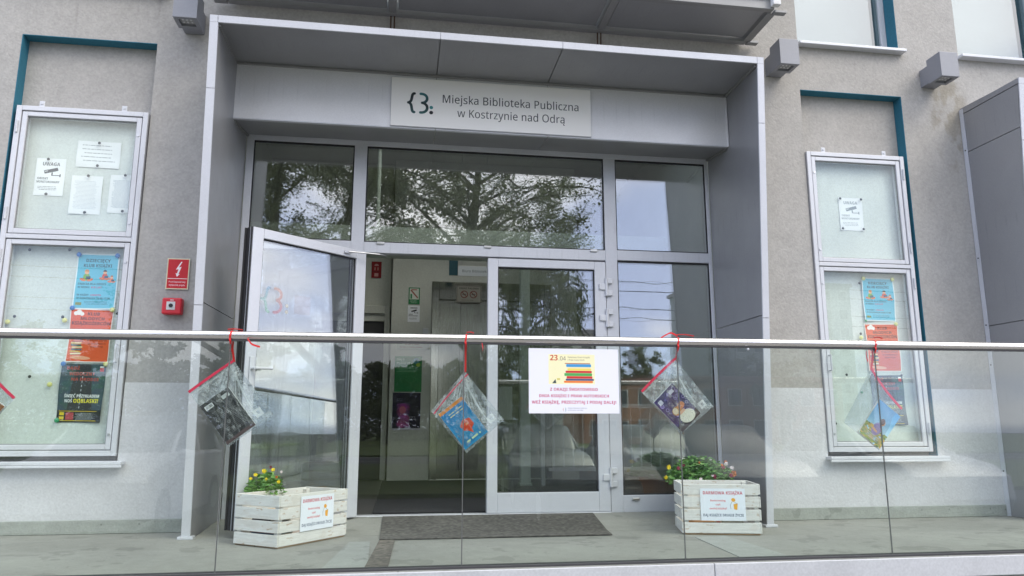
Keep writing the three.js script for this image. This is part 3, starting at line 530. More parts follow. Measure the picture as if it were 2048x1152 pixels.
const darkPoster = canvasTex(512, 710, (g, w, h) => {
  g.fillStyle = '#3b4e5c'; g.fillRect(0, 0, w, h); for (let i = 0; i < 70; i++) { g.fillStyle = `rgba(${40 + 40 * hash2(i, 1, 7)},${70 + 40 * hash2(i, 2, 7)},${70 + 30 * hash2(i, 3, 7)},0.35)`; g.beginPath(); g.ellipse(hash2(i, 4, 7) * w, hash2(i, 5, 7) * 520, 30 + 50 * hash2(i, 6, 7), 16 + 30 * hash2(i, 8, 7), 0, 0, 7); g.fill(); }
  g.fillStyle = '#2f3338'; g.beginPath(); g.moveTo(170, 0); g.lineTo(330, 0); g.lineTo(400, 560); g.lineTo(110, 560); g.closePath(); g.fill(); g.fillStyle = '#c9d0d2'; for (let i = 0; i < 9; i++) g.fillRect(244, 100 + i * 52, 7, 26);
  g.fillStyle = '#b84a3e'; fit(g, 'BĄDŹ', 130, 70, 150, 50); fit(g, 'WIDOCZNY', 240, 140, 290, 54); fit(g, 'NA DRODZE', 280, 206, 320, 50); g.fillStyle = '#f0f0f0'; g.fillRect(440, 24, 48, 44); g.fillStyle = '#c83a34'; g.fillRect(440, 46, 48, 44);
  g.fillStyle = '#f2f4f4'; fit(g, 'ŚWIEĆ PRZYKŁADEM', 270, 410, 400, 52); fit(g, 'NOŚ', 120, 470, 90, 52); g.fillStyle = '#f3e634'; fit(g, 'ODBLASKI!', 320, 474, 290, 66);
  g.fillStyle = '#20262b'; g.fillRect(0, 560, w, 150); g.fillStyle = '#e2c52a'; g.fillRect(20, 572, 440, 7); g.fillRect(20, 686, 440, 7); g.fillRect(30, 590, 54, 36); g.fillRect(30, 640, 54, 36); g.fillStyle = '#b3484f'; g.fillRect(104, 592, 90, 86); lines(g, 210, 598, 240, 6, 14, 8, '#c4c9cb');
});
function sheet(name, tex, x, y, w, h, z, label, category, { curl = 0.006, tilt = 0, s = 1, group_ } = {}) {
  const g = new THREE.PlaneGeometry(w, h, 10, 14), p = g.attributes.position;
  for (let i = 0; i < p.count; i++) { const u = p.getX(i) / w, v = p.getY(i) / h; p.setZ(i, curl * (0.55 * Math.sin(v * 7 + s * 2.1 + u * 2.5) + 0.45 * Math.cos(u * 4.4 + s + v * 3) + 1) * (0.35 + 1.3 * Math.abs(u))); }
  g.computeVertexNormals();
  const m = part(name, g, std({ map: tex, roughness: 0.7, side: THREE.DoubleSide })); m.position.set(x, y, z); m.rotation.z = tilt;
  return tag(m, label, category, group_);
}
const ZB = -0.0645;
sheet('warning_sheet', cameraSheet('#3d4147'), -2.539, 2.471, 0.197, 0.280, ZB, 'white camera warning sheet with bold dark print, in the cabinet by the alarm box', 'notice', { curl: 0.003 });
sheet('notice_sheet', textSheet(450, 300, 5, 12, '#7b8086'), -2.227, 2.657, 0.298, 0.200, ZB, 'wide white notice with a few lines, pinned above two upright text sheets', 'notice', { curl: 0.004, tilt: -0.01, s: 2 });
sheet('notice_sheet', textSheet(300, 420, 22, 7, '#b3bac2'), -2.284, 2.348, 0.211, 0.288, ZB, 'upright white text sheet pinned below the middle of the wide notice', 'notice', { curl: 0.004, s: 3 });
sheet('notice_sheet', textSheet(300, 420, 26, 8, '#9aa5b0'), -2.035, 2.366, 0.190, 0.288, ZB, 'upright text sheet tucked against the cabinet door frame', 'notice', { curl: 0.004, s: 4 });
sheet('club_poster', bluePoster, -2.151, 1.713, 0.284, 0.400, ZB, 'light blue children\'s book club poster near the red alarm box', 'poster', { curl: 0.008, s: 5 });
sheet('club_poster', orangePoster, -2.157, 1.327, 0.280, 0.376, ZB, 'orange book club poster with drawn book stack, near the red alarm box', 'poster', { curl: 0.010, s: 6, tilt: -0.01 });
sheet('safety_poster', darkPoster, -2.172, 0.928, 0.286, 0.400, ZB, 'dark road safety poster with yellow word, lowest in the cabinet by the alarm box', 'poster', { curl: 0.012, s: 7, tilt: -0.012 });
sheet('warning_sheet', cameraSheet('#8d959d'), 3.735, 2.465, 0.215, 0.286, ZB, 'faded camera warning sheet alone on the upper board between the portals', 'notice', { curl: 0.002, s: 8 });
sheet('club_poster', bluePoster, 3.913, 1.738, 0.290, 0.362, ZB, 'pale blue children\'s book club poster in the cabinet between the portals', 'poster', { curl: 0.009, s: 9 });
sheet('club_poster', orangePoster, 3.911, 1.338, 0.292, 0.394, ZB, 'orange book club poster partly behind a hanging bag ribbon', 'poster', { curl: 0.011, s: 10, tilt: 0.008 });
sheet('safety_poster', darkPoster, 3.918, 0.910, 0.280, 0.400, ZB, 'dark road safety poster behind the hanging bag with the sky blue book', 'poster', { curl: 0.012, s: 11, tilt: 0.02 });
// magnets
{
  const geo = (r) => { const g = new THREE.SphereGeometry(r, 14, 10); g.scale(1, 1, 0.6); return g; };
  const gs = geo(0.0105), gb = geo(0.017);
  const put = (list, mat, g, label, grp) => list.forEach(([x, y], i) => { const m = part('magnet', g, mat); m.position.set(x, y, -0.046); tag(m, label, 'magnet', grp); });
  put([[-2.606, 1.925], [-2.344, 1.934], [-2.65, 1.45], [-2.341, 1.453], [-1.986, 1.485], [-2.508, 1.037], [-2.225, 2.742], [-2.222, 2.568], [-2.275, 2.489], [-2.274, 2.213], [-2.025, 2.505], [-2.021, 2.233], [-2.556, 2.6], [-2.544, 2.338], [-2.04, 0.735]], M.magnetBlack, gs, 'small black magnet on the board of the cabinet by the alarm box', 'black magnets, alarm box cabinet');
  put([[-2.69, 1.411], [-2.326, 1.429], [-2.376, 0.984], [-2.029, 1.128], [-2.022, 1.51]], M.magnetYellow, gb, 'round yellow magnet on the board of the cabinet by the alarm box', 'yellow magnets, alarm box cabinet');
  put([[-2.279, 1.903], [-2.022, 1.903], [-2.285, 1.518], [-2.303, 1.127]], M.magnetBlue, gb, 'round blue magnet holding a poster corner near the alarm box', 'blue magnets, alarm box cabinet');
  put([[-2.305, 0.742]], M.magnetGreen, gb, 'green magnet at the foot of the road safety poster', 'magnet');
  put([[3.635, 2.595], [3.826, 2.595], [3.638, 2.335], [3.826, 2.335], [3.743, 1.869], [3.716, 1.447], [3.561, 1.111], [3.431, 0.725], [4.045, 0.722], [4.045, 1.112], [3.785, 1.112]], M.magnetBlack, gs, 'small black magnet on the board of the cabinet between the portals', 'black magnets, cabinet between portals');
  put([[3.717, 1.414], [3.783, 1.910], [4.046, 1.910], [4.039, 1.532]], M.magnetYellow, gb, 'round yellow magnet on the board of the cabinet between the portals', 'yellow magnets, cabinet between portals');
  put([[3.68, 0.971], [3.772, 1.555]], M.magnetGreen, gs, 'small green magnet on the board of the cabinet between the portals', 'green magnets, cabinet between portals');
}
// red sign and alarm box
{
  const t = thing('fire_switch_sign', 'red plate with a white lightning arrow and pale border', 'sign', [-1.589, 1.772, 0.005]);
  const tex = canvasTex(320, 460, (g, w, h) => {
    g.fillStyle = '#d9d0ae'; g.fillRect(0, 0, w, h); g.fillStyle = '#c4101f'; g.fillRect(14, 14, w - 28, h - 28); g.fillStyle = '#f3ecec';
    g.beginPath(); g.moveTo(196, 48); g.lineTo(128, 170); g.lineTo(166, 160); g.lineTo(148, 226); g.lineTo(128, 218); g.lineTo(150, 276); g.lineTo(190, 232); g.lineTo(170, 234); g.lineTo(206, 124); g.lineTo(170, 134); g.lineTo(214, 52); g.closePath(); g.fill();
    g.fillRect(20, 298, w - 40, 8); fit(g, 'Przeciwpożarowy', w / 2, 362, 240, 34, ''); fit(g, 'wyłącznik prądu', w / 2, 410, 230, 34, '');
  });
  part('plate', rbox(-0.077, 0.077, -0.113, 0.113, 0, 0.004, 0.001), M.white, t);
  const f = new THREE.PlaneGeometry(0.152, 0.224); f.translate(0, 0, 0.0048); part('print', f, printMat(tex, 0.45), t);
  const a = thing('fire_alarm_box', 'red alarm box with a white square and black button below the lightning plate', 'alarm', [-1.597, 1.532, 0.001]);
  part('housing', rbox(-0.066, 0.066, -0.058, 0.058, 0, 0.062, 0.012, 4), M.red, a);
  part('label_plate', rbox(-0.034, 0.024, -0.028, 0.030, 0.062, 0.065, 0.001), M.white, a);
  part('button', rod([-0.004, 0.002, 0.064], [-0.004, 0.002, 0.070], 0.0135, 18), M.gasket, a);
  part('maker_mark', rbox(-0.012, 0.012, 0.038, 0.044, 0.0605, 0.063, 0.001), M.white, a);
}

// ------------------------------------------------------------------ glass railing
const railY = (x) => 1.159 + 0.0032 * x;
const ZR = 1.557, joints = [-5.613, -4.424, -3.235, -2.045, -0.856, 0.333, 1.517, 2.713, 3.90, 5.09, 6.28, 7.47];
{
  const t = thing('glass_railing', 'frameless glass railing with a round steel handrail along the terrace', 'railing');
  part('handrail', rod([-7, railY(-7), ZR], [9.6, railY(9.6), ZR], 0.0225, 32), M.steelRail, t);
  part('rail_channel', slab([-7, railY(-7) - 0.029, ZR - 0.012], [9.6, railY(9.6) - 0.029, ZR - 0.012], [9.6, railY(9.6) - 0.029, ZR + 0.012], [-7, railY(-7) - 0.029, ZR + 0.012], [0, 0.012, 0]), M.dark, t);
  for (let i = 0; i < joints.length - 1; i++) {
    const a = joints[i] + 0.004, b = joints[i + 1] - 0.004, r = (x) => railY(x) - 0.03;
    part('glass_pane', slab([a, 0.004, ZR - 0.006], [b, 0.004, ZR - 0.006], [b, r(b), ZR - 0.006], [a, r(a), ZR - 0.006], [0, 0, 0.012]), M.railGlass, t);
    part('edge_seal', slab([b + 0.0015, 0.004, ZR - 0.003], [b + 0.0065, 0.004, ZR - 0.003], [b + 0.0065, r(b), ZR - 0.003], [b + 0.0015, r(b), ZR - 0.003], [0, 0, 0.006]), M.sealGrey, t);
  }
  part('base_channel', merge([box(-7, 9.6, 0.0005, 0.010, ZR + 0.007, ZR + 0.034), box(-7, 9.6, 0.0005, 0.010, ZR - 0.034, ZR - 0.007)]), M.dark, t);
  part('end_screw', new THREE.SphereGeometry(0.007, 10, 8).translate(1.93, 1.128, ZR + 0.014), M.trim, t);
}
// notice taped to the glass
{
  const tex = canvasTex(1024, 716, (g, w, h) => {
    g.fillStyle = '#e2e2ea'; g.fillRect(0, 0, w, h); g.fillStyle = '#eae5ba'; g.fillRect(222, 62, 530, 334);
    g.textAlign = 'left'; g.fillStyle = '#c0442c'; g.font = 'bold 84px sans-serif'; g.fillText('23', 238, 132); g.fillStyle = '#7d7468'; g.font = '64px sans-serif'; g.fillText('.04', 334, 132);
    g.fillStyle = '#7a7260'; g.font = '25px sans-serif'; g.fillText('Światowy Dzień Książki', 440, 104); g.fillText('i Praw Autorskich', 440, 134);
    const bk = [[406, 160, 292, 12, '#b06a52'], [424, 172, 284, 34, '#3c93cc'], [436, 206, 262, 12, '#ecd9a0'], [438, 220, 270, 26, '#e9cf62'], [416, 246, 300, 26, '#c5272e'], [402, 272, 316, 34, '#4aa351'], [426, 306, 296, 28, '#c92a2a'], [416, 334, 322, 24, '#454f78'], [396, 358, 330, 24, '#e2742c']];
    for (const [x, y, a, b, c] of bk) { g.fillStyle = c; g.beginPath(); g.roundRect(x, y, a, b - 2, 8); g.fill(); }
    g.fillStyle = '#3b4a4a'; g.beginPath(); g.moveTo(262, 386); g.lineTo(300, 340); g.lineTo(310, 386); g.closePath(); g.fill(); g.fillStyle = '#cfc36a'; g.fillRect(318, 330, 34, 20);
    g.fillStyle = '#b52f52'; fit(g, 'Z OKAZJI ŚWIATOWEGO', 510, 468, 546, 44); fit(g, 'DNIA KSIĄŻKI I PRAW AUTORSKICH', 512, 540, 800, 44); fit(g, 'WEŹ KSIĄŻKĘ, PRZECZYTAJ I PODAJ DALEJ!', 512, 610, 960, 46);
    g.fillStyle = '#5a5f66'; g.font = '17px sans-serif'; g.textAlign = 'left'; g.fillText('Miejska Biblioteka Publiczna', 436, 664); g.fillText('w Kostrzynie nad Odrą', 436, 686); g.lineWidth = 4; g.strokeStyle = '#c0946a'; brace(g, 384, 674, 0.19); g.strokeStyle = '#4e7d7a'; threeShape(g, 404, 674, 0.19);
  });
  const t = thing('glass_notice', 'white paper notice with drawn book stack taped to the railing glass', 'notice', [0.9275, 0.942, ZR + 0.0075]);
  part('sheet', rbox(-0.248, 0.248, -0.173, 0.173, 0, 0.0012, 0.0004, 1), M.paper, t);
  const f = new THREE.PlaneGeometry(0.4955, 0.3455); f.translate(0, 0, 0.0016); part('print', f, printMat(tex), t);
}

// ------------------------------------------------------------------ bags with books hung at the glass joints
const bagPrint = canvasTex(512, 512, (g, w, h) => {
  g.fillStyle = '#ffffff'; g.fillRect(0, 0, w, h); g.lineWidth = 4; seed(77);
  for (let i = 0; i < 120; i++) { const x = rr(0, w), y = rr(0, h), r = rr(9, 22); g.strokeStyle = `rgba(0,0,0,${rr(0.12, 0.3)})`; for (let k = 0; k < 2; k++) { g.beginPath(); g.arc(x, y, r * (1 - 0.5 * k), rr(0, 6), rr(6, 11)); g.stroke(); } }
  for (let i = 0; i < 26; i++) { g.strokeStyle = `rgba(0,0,0,${rr(0.03, 0.14)})`; g.lineWidth = rr(2, 9); g.beginPath(); g.moveTo(rr(0, w), 0); g.quadraticCurveTo(rr(0, w), rr(100, 400), rr(0, w), h); g.stroke(); }
  g.fillStyle = 'rgba(0,0,0,0.45)'; g.fillRect(60, 400, 80, 62); g.fillStyle = 'rgba(255,255,255,0.7)'; g.fillRect(88, 417, 26, 26);
}); bagPrint.colorSpace = THREE.NoColorSpace;
const film = phy({ color: lin(0.86, 0.88, 0.90), transmission: 1, transmissionMap: bagPrint, thickness: 0, roughness: 0.02, ior: 1.3, side: THREE.DoubleSide });
const filmPlain = phy({ color: lin(0.86, 0.88, 0.90), transmission: 0.95, thickness: 0, roughness: 0.02, ior: 1.35, side: THREE.DoubleSide });
const printBack = canvasTex(512, 512, (g, w, h) => {
  g.fillStyle = '#c4c4c4'; g.fillRect(0, 0, w, h); seed(79);
  for (let i = 0; i < 34; i++) { g.strokeStyle = `rgba(${rnd() < 0.5 ? '0,0,0' : '255,255,255'},${rr(0.15, 0.4)})`; g.lineWidth = rr(3, 16); g.beginPath(); const a = rr(-0.2, 1.4), x = rr(-40, 60), y = rr(-40, 60), l = rr(200, 620); g.moveTo(x, y); g.quadraticCurveTo(x + l * 0.5 * Math.cos(a) + rr(-40, 40), y + l * 0.5 * Math.sin(a) + rr(-40, 40), x + l * Math.cos(a), y + l * Math.sin(a)); g.stroke(); }
  g.lineWidth = 5; for (let i = 0; i < 150; i++) { const x = rr(0, w), y = rr(0, h), r = rr(9, 22); g.strokeStyle = `rgba(0,0,0,${rr(0.2, 0.45)})`; for (let k = 0; k < 2; k++) { g.beginPath(); g.arc(x, y, r * (1 - 0.5 * k), rr(0, 6), rr(6, 11)); g.stroke(); } }
}); printBack.colorSpace = THREE.NoColorSpace;
const filmBack = phy({ color: lin(0.86, 0.88, 0.90), transmission: 1, transmissionMap: printBack, thickness: 0, roughness: 0.12, ior: 1.5, side: THREE.DoubleSide });
const filmPlainBack = phy({ color: lin(0.88, 0.90, 0.92), transmission: 0.8, thickness: 0, roughness: 0.1, ior: 1.5, side: THREE.DoubleSide });
function bagFilm(c, s) {
  // two wrinkled sheets joined at the rim; c = corners top, left, bottom, right (x, y), sheet depth grows to the middle
  const n = 22, build = (sgn) => {
    const v = [], uv = [], idx = [];
    for (let j = 0; j <= n; j++) for (let i = 0; i <= n; i++) {
      const a = i / n, b = j / n; // a: left->bottom side along zip..., b: away from the zip
      const x = (1 - a) * ((1 - b) * c[0][0] + b * c[3][0]) + a * ((1 - b) * c[1][0] + b * c[2][0]), y = (1 - a) * ((1 - b) * c[0][1] + b * c[3][1]) + a * ((1 - b) * c[1][1] + b * c[2][1]);
      const e = Math.min(1, 6 * Math.min(a, 1 - a, b, 1 - b));
      const rad = Math.hypot(a, b), ang = Math.atan2(b, a + 1e-6);
      const fold = 0.0075 * Math.sin(ang * 17 + s) * Math.exp(-rad * 0.9) * smooth(0, 0.2, rad) + 0.004 * (fbm(a * 7 + s * 9, b * 7, 0, 211, 3) - 0.5) * 2;
      v.push(x, y, 1.522 + sgn * (0.003 + 0.0125 * smooth(0, 1, e)) + fold * e * (sgn > 0 ? 1 : 0.8)); uv.push(a, 1 - b);
    }
    for (let j = 0; j < n; j++) for (let i = 0; i < n; i++) { const p = j * (n + 1) + i; idx.push(p, p + n + 1, p + 1, p + 1, p + n + 1, p + n + 2); }
    const g = new THREE.BufferGeometry(); g.setAttribute('position', new THREE.Float32BufferAttribute(v, 3)); g.setAttribute('uv', new THREE.Float32BufferAttribute(uv, 2)); g.setIndex(idx); g.computeVertexNormals(); return g;
  };
  return [build(1), build(-1)];
}
function bookCover(draw, w = 360, h = 540) { return canvasTex(w, h, draw); }
const covers = {
  dark: bookCover((g, w, h) => { g.fillStyle = '#3c3b3e'; g.fillRect(0, 0, w, h); g.fillStyle = '#e8e8e6'; g.fillRect(30, 40, 96, 52); g.fillStyle = '#333'; for (let i = 0; i < 14; i++) g.fillRect(40 + i * 5.5, 48, 1 + 3 * hash2(i, 2, 2), 34); g.fillStyle = '#dcdcd8'; g.fillRect(238, 44, 92, 46); g.fillStyle = '#8d8c8e'; g.fillRect(168, 52, 18, 22); lines(g, 40, 150, 290, 17, 19, 7, '#7d7b7c'); g.fillStyle = '#56474a'; g.fillRect(0, 500, w, 40); }),
  blue: bookCover((g, w, h) => { const a = g.createLinearGradient(0, 0, 0, h); a.addColorStop(0, '#2b86c0'); a.addColorStop(1, '#1f7fae'); g.fillStyle = a; g.fillRect(0, 0, w, h); g.strokeStyle = 'rgba(150,220,240,0.5)'; g.lineWidth = 5; for (let i = 0; i < 40; i++) { const t = i * 0.157; g.beginPath(); g.moveTo(200 + 70 * Math.cos(t), 330 + 70 * Math.sin(t)); g.lineTo(200 + (150 + 60 * hash2(i, 1, 1)) * Math.cos(t), 330 + (150 + 60 * hash2(i, 1, 1)) * Math.sin(t)); g.stroke(); } g.fillStyle = '#e28a33'; g.fillRect(0, 0, w, 40); g.fillStyle = '#e04a28'; g.beginPath(); g.moveTo(120, 280); g.lineTo(190, 230); g.lineTo(280, 260); g.lineTo(286, 350); g.lineTo(230, 380); g.lineTo(214, 440); g.lineTo(176, 380); g.lineTo(130, 350); g.closePath(); g.fill(); g.fillStyle = '#f4a070'; g.fillRect(190, 290, 34, 26); lines(g, 90, 84, 220, 2, 34, 20, '#e8dca0', 0.5); lines(g, 70, 470, 230, 1, 30, 40, '#cfe0b0', 0.4); }),
  purple: bookCover((g, w, h) => { g.fillStyle = '#3d2f63'; g.fillRect(0, 0, w, h); g.lineWidth = 6; for (let i = 0; i < 46; i++) { g.strokeStyle = ['#8a7bc0', '#5a4a90', '#b7a9dc'][i % 3]; g.beginPath(); g.arc(hash2(i, 1, 3) * w, hash2(i, 2, 3) * h, 10 + 16 * hash2(i, 3, 3), 0, 7); g.stroke(); } g.fillStyle = '#dcd7e4'; g.fillRect(34, 40, 60, 60); g.fillRect(230, 44, 74, 48); g.fillStyle = '#3a3134'; g.fillRect(0, 450, w, 90); g.fillStyle = '#f0ead8'; g.beginPath(); g.ellipse(210, 440, 110, 84, 0.3, 0, 7); g.fill(); g.fillStyle = '#c88a4a'; g.beginPath(); g.ellipse(150, 300, 70, 60, 0.4, 0, 7); g.fill(); g.fillStyle = '#f2dfc0'; g.beginPath(); g.ellipse(130, 286, 38, 44, 0.2, 0, 7); g.fill(); g.fillStyle = '#dd8a5a'; g.beginPath(); g.ellipse(240, 280, 54, 44, 0, 0, 7); g.fill(); g.fillStyle = '#e9b79a'; g.fillRect(150, 330, 90, 40); }),
  meadow: bookCover((g, w, h) => { const a = g.createLinearGradient(0, 0, 0, h); a.addColorStop(0, '#4c9ad6'); a.addColorStop(0.6, '#a9d2ea'); g.fillStyle = a; g.fillRect(0, 0, w, h); for (let i = 0; i < 190; i++) { g.fillStyle = ['#7d8f3a', '#a3a04a', '#5d7a36', '#c8a24a'][i % 4]; g.beginPath(); g.ellipse(hash2(i, 1, 4) * w, 350 + hash2(i, 2, 4) * 190, 22, 14, 0, 0, 7); g.fill(); } g.fillStyle = '#8d6fb0'; g.beginPath(); g.ellipse(180, 350, 66, 92, 0.1, 0, 7); g.fill(); g.fillStyle = '#d99a78'; g.beginPath(); g.ellipse(214, 232, 32, 40, 0, 0, 7); g.fill(); g.fillStyle = '#6d3f28'; g.beginPath(); g.ellipse(196, 224, 36, 48, 0.2, 0, 7); g.fill(); g.fillStyle = '#e6a06a'; g.beginPath(); g.ellipse(150, 372, 62, 16, 0.2, 0, 7); g.fill(); g.fillStyle = '#e0b040'; g.fillRect(74, 330, 50, 40); lines(g, 90, 440, 200, 3, 24, 12, '#e8e0f0', 0.4); }),
  brown: bookCover((g, w, h) => { g.fillStyle = '#8a5a3a'; g.fillRect(0, 0, w, h); g.fillStyle = '#d8c8a8'; g.fillRect(40, 60, 260, 90); lines(g, 60, 200, 240, 8, 30, 12, '#e8dcc8'); }),
};
function bookAt(k, cover, label, mirrored) {
  // k: corners of the cover: first upper corner, second upper corner, far lower corner, other lower corner
  const mid = k.reduce((s, p) => [s[0] + p[0] / 4, s[1] + p[1] / 4], [0, 0]);
  const [A, B, C, D] = k, W = (Math.hypot(A[0] - B[0], A[1] - B[1]) + Math.hypot(C[0] - D[0], C[1] - D[1])) / 2, H = (Math.hypot(B[0] - C[0], B[1] - C[1]) + Math.hypot(A[0] - D[0], A[1] - D[1])) / 2;
  const down = [C[0] - B[0] + D[0] - A[0], C[1] - B[1] + D[1] - A[1]], ang = Math.atan2(down[0], -down[1]);
  const t = thing('book', label, 'book', [mid[0], mid[1], 1.522]); t.rotation.z = ang;
  part('page_block', rbox(-W / 2 + 0.002, W / 2 - 0.003, -H / 2 + 0.003, H / 2 - 0.003, -0.006, 0.006, 0.001), M.page, t);
  part('cover', merge([rbox(-W / 2, W / 2, -H / 2, H / 2, 0.0062, 0.0078, 0.0006, 1), rbox(-W / 2, W / 2, -H / 2, H / 2, -0.0078, -0.0062, 0.0006, 1)]), M.paper, t);
  const f = new THREE.PlaneGeometry(W - 0.0006, H - 0.0006); f.translate(0, 0, 0.0082); part('cover_print', f, printMat(cover, 0.4), t);
}
const bagSpecs = [
  { c: [[-0.843, 1.031], [-1.049, 0.870], [-0.841, 0.600], [-0.630, 0.759]], k: [[-0.860, 0.896], [-0.991, 0.803], [-0.846, 0.610], [-0.712, 0.709]], cover: 'dark', jx: -0.856, label: 'clear zip bag with red zip holding a dark grey book', bl: 'dark grey book showing its back cover inside a hanging bag', tail: [[0.085, 1.140, 1.583], [0.110, 1.110, 1.592], [0.150, 1.097, 1.592]], tail2: [[-0.02, 1.188, 1.555], [0.015, 1.190, 1.56], [0.055, 1.186, 1.56]] },
  { c: [[0.341, 0.992], [0.165, 0.781], [0.356, 0.564], [0.554, 0.737]], k: [[0.321, 0.859], [0.207, 0.760], [0.352, 0.576], [0.464, 0.678]], cover: 'blue', jx: 0.340, label: 'clear zip bag holding a blue book with an orange strip', bl: 'blue book with orange top strip and red figure inside a hanging bag', tail: [[0.085, 1.135, 1.583], [0.09, 1.11, 1.59], [0.088, 1.095, 1.592]], tail2: [[0.005, 1.190, 1.56], [0.025, 1.193, 1.558], [0.045, 1.188, 1.556]] },
  { c: [[1.516, 1.073], [1.316, 0.889], [1.533, 0.659], [1.732, 0.811]], k: [[1.493, 0.931], [1.379, 0.835], [1.537, 0.668], [1.653, 0.775]], cover: 'purple', jx: 1.520, label: 'clear zip bag with red zip holding a purple patterned book', bl: 'purple patterned book with food pictures inside a hanging bag', tail: [[-0.10, 1.182, 1.575], [-0.04, 1.212, 1.565], [0.0, 1.196, 1.565]], tail2: [[0.0, 1.196, 1.560], [0.05, 1.198, 1.556], [0.10, 1.190, 1.556]] },
  { c: [[2.706, 1.030], [2.875, 0.800], [2.713, 0.567], [2.508, 0.723]], k: [[2.738, 0.843], [2.863, 0.769], [2.717, 0.575], [2.583, 0.670]], cover: 'meadow', jx: 2.713, label: 'plain clear bag with red zip holding a sky blue book', bl: 'sky blue book with a reader in a meadow on its cover', plain: true, tail: [[-0.07, 1.125, 1.585], [-0.075, 1.09, 1.592], [-0.068, 1.065, 1.592]], tail2: [[0.0, 1.196, 1.56], [0.03, 1.200, 1.56], [0.06, 1.194, 1.558]] },
  { c: [[-2.045, 1.040], [-1.851, 0.836], [-2.030, 0.590], [-2.235, 0.760]], k: [[-2.02, 0.885], [-1.885, 0.800], [-2.02, 0.615], [-2.15, 0.705]], cover: 'brown', jx: -2.045, label: 'clear bag with pink zip hanging at the glass joint before the blind window', bl: 'brown covered book in the bag hung before the notice cabinet', tail: [[-0.07, 1.125, 1.585], [-0.075, 1.09, 1.592], [-0.068, 1.065, 1.592]], tail2: [[0.0, 1.196, 1.56], [0.03, 1.200, 1.56], [0.06, 1.194, 1.558]] },
];
bagSpecs.forEach((b, i) => {
  bookAt(b.k, covers[b.cover], b.bl);
  const t = thing('zip_bag', b.label, 'bag');
  const [front, back] = bagFilm(b.c, i * 1.7 + 0.4);
  part('front_film', front, b.plain ? filmPlain : film, t); part('back_film', back, b.plain ? filmPlainBack : filmBack, t);
  const [A, B] = b.c, dx = B[0] - A[0], dy = B[1] - A[1], L = Math.hypot(dx, dy), sag = 0.012;
  const zp = []; for (let k = 0; k <= 6; k++) { const u = k / 6; zp.push([A[0] + dx * u + sag * Math.sin(u * 3.14) * dy / L, A[1] + dy * u - sag * Math.sin(u * 3.14) * Math.abs(dx) / L * 0.4, 1.5265]); }
  if (i !== 1) part('zip', ribbonGeo(zp, [-dy / L, dx / L, 0], 0.013, 0.004), M.zip, t);
  else part('zip', ribbonGeo(zp.map(([x, y, z]) => [x + 0.016, y - 0.016, z]), [-dy / L, dx / L, 0], 0.006, 0.003), M.zip, t);
  const x = b.jx, r = 0.0245, yr = railY(x), P = (u) => [x + 0.003 * u, yr + r * Math.sin(u), ZR + r * Math.cos(u)];
  part('ribbon', merge([
    ribbonGeo([[x, yr + 0.004, ZR - r], P(2.4), P(1.57), P(0.8), P(0), P(-0.7), [x, yr - 0.03, ZR + 0.018], [x + 0.001, 1.10, ZR - 0.012], [(x + A[0]) / 2 + 0.003, (1.09 + A[1]) / 2, 1.53], [A[0], A[1] - 0.006, 1.524]], [1, 0, 0], 0.0095),
    ribbonGeo([[x + 0.004, yr, ZR - r - 0.001], [x + 0.006, yr - 0.03, ZR - 0.024], [x + 0.005, 1.09, 1.525], [A[0] + 0.004, A[1] - 0.006, 1.521]], [1, 0, 0.25], 0.0085),
    ribbonGeo(b.tail.map(([a, y, z]) => [x + a, y, z]), [0.25, 1, 0.1], 0.009), ribbonGeo(b.tail2.map(([a, y, z]) => [x + a, y + 0.0032 * (x + 0.85), z]), [0, 0.35, 1], 0.012)]), M.redRibbon, t);
});

// ------------------------------------------------------------------ crates, their notices, books and flower pots
const crateNotice = canvasTex(640, 452, (g, w, h) => {
  g.fillStyle = '#e6ebf2'; g.fillRect(0, 0, w, h); g.fillStyle = '#bf3542'; fit(g, 'DARMOWA KSIĄŻKA', w / 2, 84, 570, 60);
  g.fillStyle = '#cf5a52'; fit(g, 'Bookcrossing', 250, 182, 220, 36); fit(g, 'czyli', 250, 238, 70, 34); fit(g, 'uwolnij książkę!!', 250, 294, 250, 36);
  g.fillStyle = '#3d4f66'; fit(g, 'DAJ KSIĄŻCE DRUGIE ŻYCIE', w / 2, 392, 580, 50);
  g.fillStyle = '#e7a93a'; g.beginPath(); g.ellipse(470, 160, 30, 26, 0.3, 0, 7); g.fill(); g.beginPath(); g.moveTo(470, 220); g.lineTo(530, 208); g.lineTo(520, 300); g.lineTo(476, 290); g.closePath(); g.fill(); g.strokeStyle = '#8d8f90'; g.lineWidth = 6; g.beginPath(); g.moveTo(450, 186); g.lineTo(424, 236); g.lineTo(432, 286); g.moveTo(486, 188); g.lineTo(520, 216); g.stroke();
});
